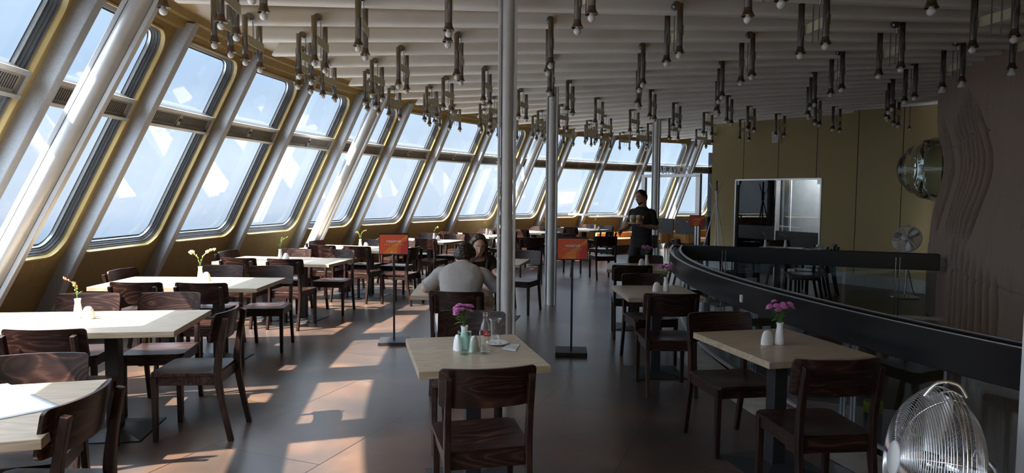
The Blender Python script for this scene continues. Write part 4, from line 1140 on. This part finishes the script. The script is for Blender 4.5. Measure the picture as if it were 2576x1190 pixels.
def head_pt(x, y, z, fem=False):
    """unit direction -> point of a head about the ear centre (metres), +y is the face"""
    rx, ry, rz = (.071, .092, .112) if fem else (.075, .096, .116)
    f = max(0.0, y)**.6
    X, Y, Z = x*rx, y*ry, z*rz
    if z < 0:
        X *= 1 - .30*(-z)**1.3; Y *= (1 - .16*(-z)) if y > 0 else (1 - .30*(-z)**1.2)
    if y < 0: Y *= 1.06
    w = .13 if fem else .15
    nose = exp(-((x/(w*(1.0 if z < -.12 else .75)))**2)) * (exp(-((z+.20)/.17)**2) + (.40*exp(-((z-.02)/.20)**2)))
    Y += f*(.021*nose - .011*exp(-(((abs(x)-.40)/.19)**2 + ((z-.10)/.12)**2)) + .005*exp(-((z-.26)/.10)**2)*exp(-(x/.55)**2)
            + .006*exp(-((x/.24)**2 + ((z+.50)/.09)**2)) - .004*exp(-((x/.3)**2 + ((z+.60)/.05)**2)) + .012*exp(-((x/.26)**2 + ((z+.84)/.16)**2))
            + .004*exp(-(((abs(x)-.52)/.16)**2 + ((z+.15)/.18)**2)))
    return V((X, Y, Z))
def sphere_dirs(nu=44, nv=34):
    out = []
    for i in range(nv+1):
        t = pi*min(max(i, .03), nv-.03)/nv
        out.append([(sin(t)*cos(2*pi*j/nu), sin(t)*sin(2*pi*j/nu), cos(t)) for j in range(nu)])
    return out
def head(mb, M, fem=False):
    mb.loft([[M @ head_pt(*q, fem) for q in r] for r in sphere_dirs()], 0)
    for s in (-1, 1):
        R = (M.to_3x3()); mb.sph(M @ V((s*.074, -.008, -.004)), (.010, .018, .030), 10, 8, 0, None, R)
def hair(name, M, parent, m, line, thick, noise_amp, fem=False, nsc=26.0):
    rings = []
    for r in sphere_dirs(120, 84):
        ring = []
        for q in r:
            x, y, z = q; p = head_pt(x, min(y, .55) if z > .3 else y, z, fem) if y > .2 else head_pt(x, y, z, fem)
            k = max(0.0, min(1.0, line(x, y, z)*3 + .5)); k = k*k*(3-2*k)
            n_ = p.normalized(); off = -.010 + k*(.010 + thick*(1+.35*max(0, z)))
            off += k*noise_amp*(mnoise.noise(p*nsc*1.0) + .6*mnoise.noise(p*nsc*2.7))
            ring.append(M @ (p + n_*off))
        rings.append(ring)
    mb = MB(); mb.loft(rings, 0); return mb.build(name, m, parent)
def face_bits(M, parent, fem=False, closed=.5, glasses=False):
    def fp(x, z, out=0.0):
        y = sqrt(max(.05, 1-x*x-z*z)); p = head_pt(x, y, z, fem); return p + V((0, out, 0))
    for s in (-1, 1):
        mb = MB(); c = fp(s*.40, .085, -.0055)
        mb.sph(M @ c, (.0135, .0095, .0115*closed+.001), 14, 10, 0, None, M.to_3x3()); mb.sph(M @ (c + V((0, .0075, -.001))), (.0055, .003, .0055*closed+.0005), 10, 8, 1, None, M.to_3x3())
        mb.build('eye', [EYEW, EYED], parent)
        mb = MB(); mb.tube([M @ fp(s*(.18+.09*k), .235 + .05*sin(pi*k/5), .0015) for k in range(6)], [.002, .0032, .0034, .003, .0024, .0012], 7); mb.build('eyebrow', HAIRB, parent)
    mb = MB()
    for zz, rr in ((-.475, .0034), (-.525, .0042)):
        mb.tube([M @ fp(x, zz + (.012 if abs(x) < .02 and zz > -.5 else 0) + .03*x*x, .0012) for x in (-.27, -.18, -.09, 0, .09, .18, .27)], [.001, rr*.7, rr, rr, rr, rr*.7, .001], 7)
    mb.build('lips', LIP, parent)
    if glasses:
        mb = MB()
        for s in (-1, 1):
            c = fp(s*.40, .05, .012); mb.torus(M @ c, .021, .0016, ax=(M.to_3x3() @ V((0, 1, 0))), n=24, k=6)
            mb.tube([M @ (c + V((s*.021, 0, .004))), M @ V((s*.078, .0, .012))], .0015, 6)
        a, b = fp(-.40, .05, .012), fp(.40, .05, .012); mb.tube([M @ (a + V((.021, 0, 0))), M @ (a.lerp(b, .5) + V((0, .004, .003))), M @ (b - V((.021, 0, 0)))], .0015, 6)
        mb.build('glasses', RUBBER, parent)
def hand(mb, wrist, fd, pn, side, curl=.5, spread=1.0):
    """fd: towards the fingers, pn: the way the palm faces, side: +1/-1 where the thumb is along fd x pn"""
    F = V(fd).normalized(); Np = V(pn); Np = (Np - F*Np.dot(F)).normalized(); X = F.cross(Np)
    w = V(wrist); rings = []
    for q, hw, ht in ((-.01, .025, .019), (.015, .030, .017), (.045, .040, .0155), (.075, .041, .0135), (.092, .036, .010)):
        rings.append([w + F*q + X*(hw*cos(t)) + Np*(ht*sin(t)) for t in [2*pi*j/16 for j in range(16)]])
    mb.loft(rings, 0)
    for off, ln, r in ((.030, .070, .0083), (.0105, .079, .0087), (-.0095, .074, .0085), (-.029, .058, .0076)):
        p = w + F*.082 + X*(off*side); ang = .15; pts = [w + F*.055 + X*(off*side), p]; d = F
        for seg in (.44, .31, .25):
            ang += curl; d = (F*cos(ang) + Np*sin(ang) + X*(off*side*1.5*spread)).normalized(); p = p + d*(ln*seg); pts.append(p)
        limb(mb, pts, [r*1.05, r, r*.97, r*.92, r*.8], 10)
    b = w + F*.018 + X*(side*.026); d1 = (F*.55 + X*side*.75 + Np*.30).normalized(); d2 = (F*.80 + X*side*.30 + Np*(.35+.4*curl)).normalized()
    limb(mb, [b - d1*.01, b + d1*.032, b + d1*.032 + d2*.030, b + d1*.032 + d2*.054], [.013, .0115, .0098, .008], 10)
def hmat(c, yaw=0.0, pitch=0.0, roll=0.0):
    """yaw left(+), pitch: nod down(+)"""
    return Matrix.Translation(V(c)) @ (Matrix.Rotation(yaw, 4, 'Z') @ Matrix.Rotation(-pitch, 4, 'X') @ Matrix.Rotation(roll, 4, 'Y'))
VOX = .0058

# ---- man, seated with his back to the camera, elbows on the table
man = thing('person', 'person in a grey t-shirt seated with his back to the camera, elbows on the table', 'person', (-.43, 5.72, 0), rad(-4))
Mh = hmat((.0, .255, 1.055), -.22, .60, .05)
st = [((0, -.075, .475), .160, .112), ((0, -.075, .58), .158, .115), ((0, -.035, .72), .145, .105), ((0, .03, .86), .172, .108), ((0, .085, .945), .176, .086), ((.0, .130, .988), .105, .060), ((.0, .16, 1.0), .056, .056)]
b = MB(); torso(b, st, grow=-.012); limb(b, [(.0, .11, .95), (.0, .165, .995), (.0, .225, 1.035)], [.060, .056, .056]); head(b, Mh)
for s in (-1, 1):
    sh, el, wr = V((s*.180, .095, .945)), V((s*.325, .14, .797)), V((s*.13, .36, .803))
    limb(b, [(s*.10, .09, .94), sh, sh.lerp(el, .5), el, el.lerp(wr, .4), wr], [.052, .050, .043, .037, .037, .026])
    hand(b, wr, (-s*.75, .55, .12), (0, .2, -1), s if s > 0 else s, .45)
    limb(b, [(s*.09, -.06, .52), (s*.13, .15, .545), (s*.185, .36, .545), (s*.185, .43, .525), (s*.18, .40, .30), (s*.175, .345, .10), (s*.175, .335, .05)], [.085, .083, .064, .058, .052, .038, .036])
solid(b, 'body', SKIN1, man, VOX)
b = MB(); torso(b, st[1:5] + [((.0, .122, .975), .112, .072), ((.0, .148, .997), .076, .064)], grow=.012)
for s in (-1, 1):
    sh, el = V((s*.180, .095, .940)), V((s*.325, .14, .797))
    limb(b, [(s*.09, .06, .915), sh, sh.lerp(el, .42), sh.lerp(el, .74)], [.060, .058, .060, .065])
solid(b, 'shirt', SHIRTG, man, .008, 5, .5, .005, 13)
for s in (-1, 1):
    sh, el = V((s*.180, .095, .940)), V((s*.325, .14, .797)); b = MB(); b.lathe([(.056, -.012), (.066, -.010), (.069, .010), (.066, .014), (.056, .012)], 24, 0, Matrix.Translation(sh.lerp(el, .80)) @ V((0, 0, 1)).rotation_difference(el-sh).to_matrix().to_4x4()); b.build('sleeve_hem', SHIRTG, man)
b = MB(); torso(b, [((0, -.08, .462), .165, .12), ((0, -.08, .56), .168, .125), ((0, -.065, .66), .155, .118)], grow=.014)
for s in (-1, 1): limb(b, [(s*.085, -.06, .535), (s*.135, .14, .545), (s*.168, .27, .545)], [.105, .102, .093])
solid(b, 'shorts', SHORTS, man, .010, 4, .5, .004, 14)
b = MB(); b.lathe([(.062, 0), (.069, .006), (.068, .022), (.063, .026), (.060, .012)], 24, 0, Matrix.Translation((0, .150, .985)) @ Matrix.Rotation(-.75, 4, 'X')); b.build('collar', SHIRTG, man)
for s in (-1, 1):
    b = MB(); limb(b, [(s*.175, .31, .075), (s*.177, .36, .055), (s*.18, .44, .042), (s*.185, .52, .034)], [.042, .046, .040, .030]); b.box((s*.18, .42, .012), (.085, .26, .022)); solid(b, 'shoe', WHITEP, man, .008)
hair('hair', Mh, man, HAIRB, lambda x, y, z: (z + .10 - max(0, y)*.95 + max(0, -y)*.46 - .42*abs(x)**4*exp(-((y+.02)/.30)**2)), .019, .007, False, 75)

# ---- woman, seated opposite, leaning over her plate
wom = thing('person', 'person with long brown hair and a dark top, facing the camera across the small table', 'person', (-.36, 6.99, 0), rad(180))
Mw = hmat((-.035, .325, 1.105), .20, .22, -.10)
st = [((0, -.06, .47), .155, .105), ((0, -.06, .56), .155, .11), ((0, -.01, .70), .120, .090), ((0, .09, .85), .140, .105), ((0, .16, .955), .150, .085), ((0, .20, 1.00), .095, .060), ((0, .225, 1.02), .05, .05)]
b = MB(); torso(b, st, grow=-.008); limb(b, [(0, .18, .98), (-.01, .235, 1.02), (-.03, .295, 1.07)], [.052, .046, .048]); head(b, Mw, True)
for s in (-1, 1):
    sh, el, wr = V((s*.140, .17, .955)), V((s*.235, .36, .796)), V((s*.075, .50, .85) if s > 0 else (-.05, .52, .806))
    limb(b, [(s*.08, .165, .95), sh, sh.lerp(el, .5), el, el.lerp(wr, .4), wr], [.050, .046, .038, .034, .033, .023])
    hand(b, wr, (-s*.6, .35, .35 if s > 0 else .1), (-s*.2, .3, -1), s, .55)
    limb(b, [(s*.085, -.05, .52), (s*.10, .15, .53), (s*.10, .38, .53), (s*.10, .43, .50), (s*.10, .40, .28), (s*.10, .36, .10), (s*.10, .35, .05)], [.082, .078, .058, .054, .048, .034, .032])
solid(b, 'body', SKIN1, wom, VOX)
b = MB(); torso(b, st[1:5] + [((0, .185, .985), .110, .066)], grow=.012)
for s in (-1, 1):
    sh, el = V((s*.140, .17, .955)), V((s*.235, .36, .796)); limb(b, [(s*.07, .15, .93), sh, sh.lerp(el, .42)], [.062, .062, .056])
solid(b, 'top', BROWNTOP, wom, .009, 4, .5, .003, 12)
b = MB(); torso(b, [((0, -.06, .462), .155, .11), ((0, -.06, .56), .158, .115), ((0, -.03, .64), .135, .10)], grow=.014)
for s in (-1, 1): limb(b, [(s*.08, -.05, .53), (s*.10, .14, .535), (s*.10, .30, .535)], [.098, .094, .080])
solid(b, 'shorts', SHORTS, wom, .010, 4, .5, .003, 14)
for s in (-1, 1):
    b = MB(); limb(b, [(s*.10, .33, .07), (s*.10, .37, .05), (s*.10, .45, .035), (s*.10, .52, .028)], [.036, .040, .035, .026]); b.box((s*.10, .43, .01), (.075, .24, .018)); solid(b, 'shoe', BROWNTOP, wom, .008)
hair('hair', Mw, wom, HAIRL, lambda x, y, z: (z - .02 - max(0, y)*.95 + max(0, -y)*1.2 + .45*min(1, abs(x))*(1 if y < .35 else 0)), .014, .004, True)
b = MB()
rng = random.Random(5)
for s in (-1, 1):
    for q in range(7):
        x0 = s*(.066 + .004*rng.random()); y0 = .005 - .016*q
        a = Mw @ V((x0, y0+.03, .045)); c = Mw @ V((s*(.078+.004*rng.random()), y0+.015, -.05)); e = V((s*(.088 + .010*rng.random()) - .03, .300 - .016*q, .975)); f_ = V((s*(.096+.012*rng.random()) - .03*(s > 0), .285 - .018*q + .02*rng.random(), .86 - .05*rng.random()))
        limb(b, [tuple(a), tuple(c), tuple(e), tuple(f_), tuple(f_ + V((0, 0, -.10)))], [.014, .017, .018, .014, .005], 8)
for q in range(6):
    x = -.06 + .024*q; a = Mw @ V((x, -.09, .03)); limb(b, [tuple(a), tuple(Mw @ V((x, -.105, -.07))), (x*1.3-.02, .11, .92), (x*1.3-.02, .075, .80)], [.018, .022, .022, .010], 8)
b.build('hair_lengths', HAIRL, wom)
face_bits(Mw, wom, True, .32)
b = MB(); m0 = Mw @ V((.006, .103, -.060)); b.tube([m0, m0 + V((.05, .055, -.05)), m0 + V((.075, .085, -.075))], .0045, 8); 
st_ = thing('drinking_straw', 'dark drinking straw held at the long-haired woman\'s mouth', 'straw', (0, 0, 0)); o = b.build('straw_tube', RUBBER, st_); st_.location = wom.location; st_.rotation_euler = wom.rotation_euler

# ---- waiter walking towards the left with two beers on a plate
wai = thing('person', 'person in a black polo shirt and glasses carrying two beer mugs on a plate', 'person', (2.03, 10.70, 0), rad(144))
Mk = hmat((.01, .035, 1.575), -.30, .08, .0)
st = [((0, 0, .80), .145, .105), ((0, 0, .92), .155, .112), ((0, .0, 1.06), .146, .104), ((0, .01, 1.24), .165, .112), ((0, .0, 1.36), .158, .092), ((0, .0, 1.415), .105, .068), ((0, .01, 1.45), .062, .062)]
b = MB(); torso(b, st, grow=-.01); limb(b, [(0, 0, 1.41), (0, .012, 1.47), (.005, .02, 1.53)], [.062, .058, .058]); head(b, Mk)
shR, elR, wrR = V((.165, .0, 1.355)), V((.235, -.02, 1.13)), V((.255, .19, 1.065))
shL, elL, wrL = V((-.165, .0, 1.355)), V((-.240, .0, 1.125)), V((-.15, .225, 1.150))
for sh, el, wr in ((shR, elR, wrR), (shL, elL, wrL)):
    limb(b, [sh*.5 + V((0, 0, .68)), sh, sh.lerp(el, .5), el, el.lerp(wr, .4), wr], [.052, .050, .044, .038, .038, .026])
hand(b, wrR, (.1, .75, -.55), (-1, .2, 0), 1, .40)
hand(b, wrL, (.85, .50, .05), (0, 0, 1), -1, .22)
for s, k1, a1 in ((1, (.10, .12, .50), (.10, .00, .09)), (-1, (-.10, .03, .49), (-.10, -.16, .12))):
    limb(b, [(s*.085, 0, .88), tuple(V((s*.09, 0, .88)).lerp(V(k1), .5)), k1, tuple(V(k1).lerp(V(a1), .4)), a1], [.090, .080, .058, .052, .038])
solid(b, 'body', SKIN2, wai, VOX)
b = MB(); torso(b, st[1:5] + [((0, .0, 1.405), .112, .070), ((0, -.004, 1.425), .074, .060)], grow=.012)
for sh, el in ((shR, elR), (shL, elL)): limb(b, [sh*.5 + V((0, 0, .67)), sh, sh.lerp(el, .40), sh.lerp(el, .72)], [.056, .054, .053, .056])
solid(b, 'polo_shirt', SHIRTB, wai, .008, 4, .5, .005, 13)
b = MB(); b.lathe([(.070, 0), (.076, .012), (.074, .030), (.066, .034), (.066, .004)], 20, 0, Matrix.Translation((0, .004, 1.415)) @ Matrix.Rotation(-.35, 4, 'X')); b.build('collar', SHIRTB, wai)
b = MB(); torso(b, [((0, 0, .80), .16, .11), ((0, 0, .90), .168, .118), ((0, 0, .985), .162, .112)], grow=.016)
for s, k1, a1 in ((1, (.10, .12, .50), (.10, .00, .09)), (-1, (-.10, .03, .49), (-.10, -.16, .12))):
    limb(b, [(s*.085, 0, .87), tuple(V((s*.09, 0, .87)).lerp(V(k1), .5)), k1, tuple(V(k1).lerp(V(a1), .4)), tuple(V(a1) + V((0, 0, .0)))], [.102, .092, .072, .066, .058])
solid(b, 'trousers', DENIM, wai, .010, 4, .5, .004, 14)
b = MB(); b.box((-.165, -.05, .90), (.10, .15, .20)); solid(b, 'belt_pouch', BLACK, wai, .010, 3)
for s, y0, z0 in ((1, .0, 0), (-1, -.17, .02)):
    b = MB(); limb(b, [(s*.10, y0-.02, z0+.075), (s*.102, y0+.03, z0+.055), (s*.106, y0+.11, z0+.042), (s*.112, y0+.19, z0+.034)], [.042, .046, .040, .030]); b.box((s*.105, y0+.085, z0+.012), (.085, .26, .022)); solid(b, 'shoe', BLACK, wai, .008)
hair('hair', Mk, wai, HAIRB, lambda x, y, z: (z - .13 - max(0, y)*.62 + max(0, -y)*.75), .013, .003)
hair('beard', Mk, wai, HAIRB, lambda x, y, z: (-(z+.50) - .9*max(0, .12-y) - .5*exp(-((x/.22)**2+((z+.50)/.10)**2))), .003, .001)
face_bits(Mk, wai, False, .6, True)
b = MB(); b.tube(catmull([(-.095, .130, 1.285), (-.080, .138, 1.302), (-.066, .140, 1.285), (-.082, .139, 1.262), (-.095, .130, 1.285)], 4), .008, 6); b.sph((-.081, .132, 1.284), (.013, .008, .016), 10, 8); b.build('shirt_badge', mat('orange_badge', (.80, .16, .04), .5), wai)
def wloc(p): return Matrix.Translation(wai.location) @ Matrix.Rotation(wai.rotation_euler.z, 4, 'Z') @ V(p)
pl = wloc((-.045, .325, 1.180))
mb = MB(); mb.lathe([(.0001, 0), (.075, 0), (.115, .010), (.128, .018), (.126, .021), (.080, .007), (.0001, .006)], 36)
tag(mb.build('plate', PORC, None, pl), 'white plate carried by the waiter with two beers on it', 'plate')
for k, (dx, dy) in enumerate(((.045, .01), (-.042, -.012))):
    q = pl + V((Matrix.Rotation(wai.rotation_euler.z, 3, 'Z') @ V((dx, dy, 0)))) + V((0, 0, .008))
    t = thing('beer_mug', ('left' if k == 0 else 'right') + ' beer mug with white foam on the waiter\'s plate', 'beer mug', q, 0, 'beer mugs on the plate')
    mb = MB(); mb.lathe([(.0001, 0), (.036, 0), (.038, .006), (.038, .068), (.0001, .068)], 24); mb.build('beer', BEER, t)
    mb = MB(); mb.lathe([(.0001, .068), (.0385, .068), (.0395, .12), (.036, .128), (.0001, .131)], 24); mb.build('foam', FOAM, t)
    mb = MB(); mb.lathe([(.040, 0), (.0415, .006), (.0415, .118), (.040, .118)], 24); mb.build('glass_wall', GLASSB, t)
    s = 1 if k == 0 else -1; d_ = Matrix.Rotation(wai.rotation_euler.z, 3, 'Z') @ V((s, 0, 0))
    mb = MB(); mb.tube(catmull([d_*.04 + V((0, 0, .10)), d_*.065 + V((0, 0, .095)), d_*.068 + V((0, 0, .05)), d_*.04 + V((0, 0, .025))], 5), .006, 8); mb.build('handle', GLASSB, t)
# plate on the couple's table
mb = MB(); mb.lathe([(.0001, 0), (.075, 0), (.115, .010), (.128, .018), (.126, .021), (.080, .007), (.0001, .006)], 36)
tag(mb.build('plate', PORC, None, (-.40, 6.33, TZ)), 'white plate on the small table between the seated couple', 'plate')
# ------------------------------------------------------------------ light
SUNV = V((.64, .25, -.83)).normalized()
sl = bpy.data.lights.new('sun', 'SUN'); sl.energy = 25.0; sl.angle = rad(.6); sl.color = (1.0, .90, .76)
so = bpy.data.objects.new('sun', sl); COL.objects.link(so); so.rotation_euler = V((0, 0, -1)).rotation_difference(SUNV).to_euler()
sl.color = (1.0, .92, .80)
so.location = (-20, -8, 26)
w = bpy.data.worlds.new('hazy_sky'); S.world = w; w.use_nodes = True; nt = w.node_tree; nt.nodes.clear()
def WN(t, **k):
    n = nt.nodes.new(t)
    for a, b in k.items(): setattr(n, a, b)
    return n
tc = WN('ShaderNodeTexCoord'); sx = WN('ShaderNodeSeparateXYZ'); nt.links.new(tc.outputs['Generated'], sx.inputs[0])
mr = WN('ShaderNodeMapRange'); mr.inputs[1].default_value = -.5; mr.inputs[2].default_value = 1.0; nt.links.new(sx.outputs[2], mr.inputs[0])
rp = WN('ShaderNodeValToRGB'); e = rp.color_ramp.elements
stops = [(-.5, (4.7, 5.3, 6.0)), (-.30, (4.0, 4.6, 5.3)), (-.17, (.18, .34, .56)), (-.09, (.32, .47, .68)), (-.02, (.58, .68, .82)), (.04, (.62, .72, .85)), (.16, (.46, .61, .82)), (.32, (.54, .67, .86)), (.45, (4.7, 5.7, 6.9)), (1.0, (5.8, 7.2, 9.0))]  # bright bands above and below the visible sky are added to light the room
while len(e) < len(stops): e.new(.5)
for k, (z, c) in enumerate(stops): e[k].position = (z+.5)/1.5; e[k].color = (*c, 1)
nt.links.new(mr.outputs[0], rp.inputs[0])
dt = WN('ShaderNodeVectorMath', operation='DOT_PRODUCT'); dt.inputs[1].default_value = -SUNV; nt.links.new(tc.outputs['Generated'], dt.inputs[0])
mx0 = WN('ShaderNodeMath', operation='MAXIMUM'); mx0.inputs[1].default_value = 0; nt.links.new(dt.outputs['Value'], mx0.inputs[0])
pw = WN('ShaderNodeMath', operation='POWER'); pw.inputs[1].default_value = 9; nt.links.new(mx0.outputs[0], pw.inputs[0])
ml = WN('ShaderNodeMath', operation='MULTIPLY'); ml.inputs[1].default_value = 8; nt.links.new(pw.outputs[0], ml.inputs[0])
nz = WN('ShaderNodeTexNoise'); nz.inputs['Scale'].default_value = 3.0; nz.inputs['Detail'].default_value = 5
mpn = WN('ShaderNodeMapping'); mpn.inputs['Scale'].default_value = (1, 1, 3.5); nt.links.new(tc.outputs['Generated'], mpn.inputs[0]); nt.links.new(mpn.outputs[0], nz.inputs[0])
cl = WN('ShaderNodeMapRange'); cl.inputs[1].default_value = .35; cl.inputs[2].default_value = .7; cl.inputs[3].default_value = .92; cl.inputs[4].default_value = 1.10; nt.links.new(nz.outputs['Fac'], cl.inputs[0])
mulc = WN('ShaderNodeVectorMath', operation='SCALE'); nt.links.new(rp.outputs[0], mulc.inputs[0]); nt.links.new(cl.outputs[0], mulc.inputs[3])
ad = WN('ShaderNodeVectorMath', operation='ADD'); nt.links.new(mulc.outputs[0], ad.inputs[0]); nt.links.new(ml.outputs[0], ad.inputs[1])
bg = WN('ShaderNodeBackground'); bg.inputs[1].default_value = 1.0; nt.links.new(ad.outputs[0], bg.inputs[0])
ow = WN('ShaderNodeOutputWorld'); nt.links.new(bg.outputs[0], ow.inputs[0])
S.view_settings.view_transform = 'Standard'; S.view_settings.look = 'None'; S.view_settings.gamma = 1; S.view_settings.use_curve_mapping = False
S.view_settings.exposure = 0.45
S.cycles.max_bounces = 10; S.cycles.diffuse_bounces = 6; S.cycles.glossy_bounces = 4; S.cycles.transmission_bounces = 8; S.cycles.transparent_max_bounces = 16
S.cycles.caustics_reflective = False; S.cycles.caustics_refractive = False
S.cycles.use_denoising = True
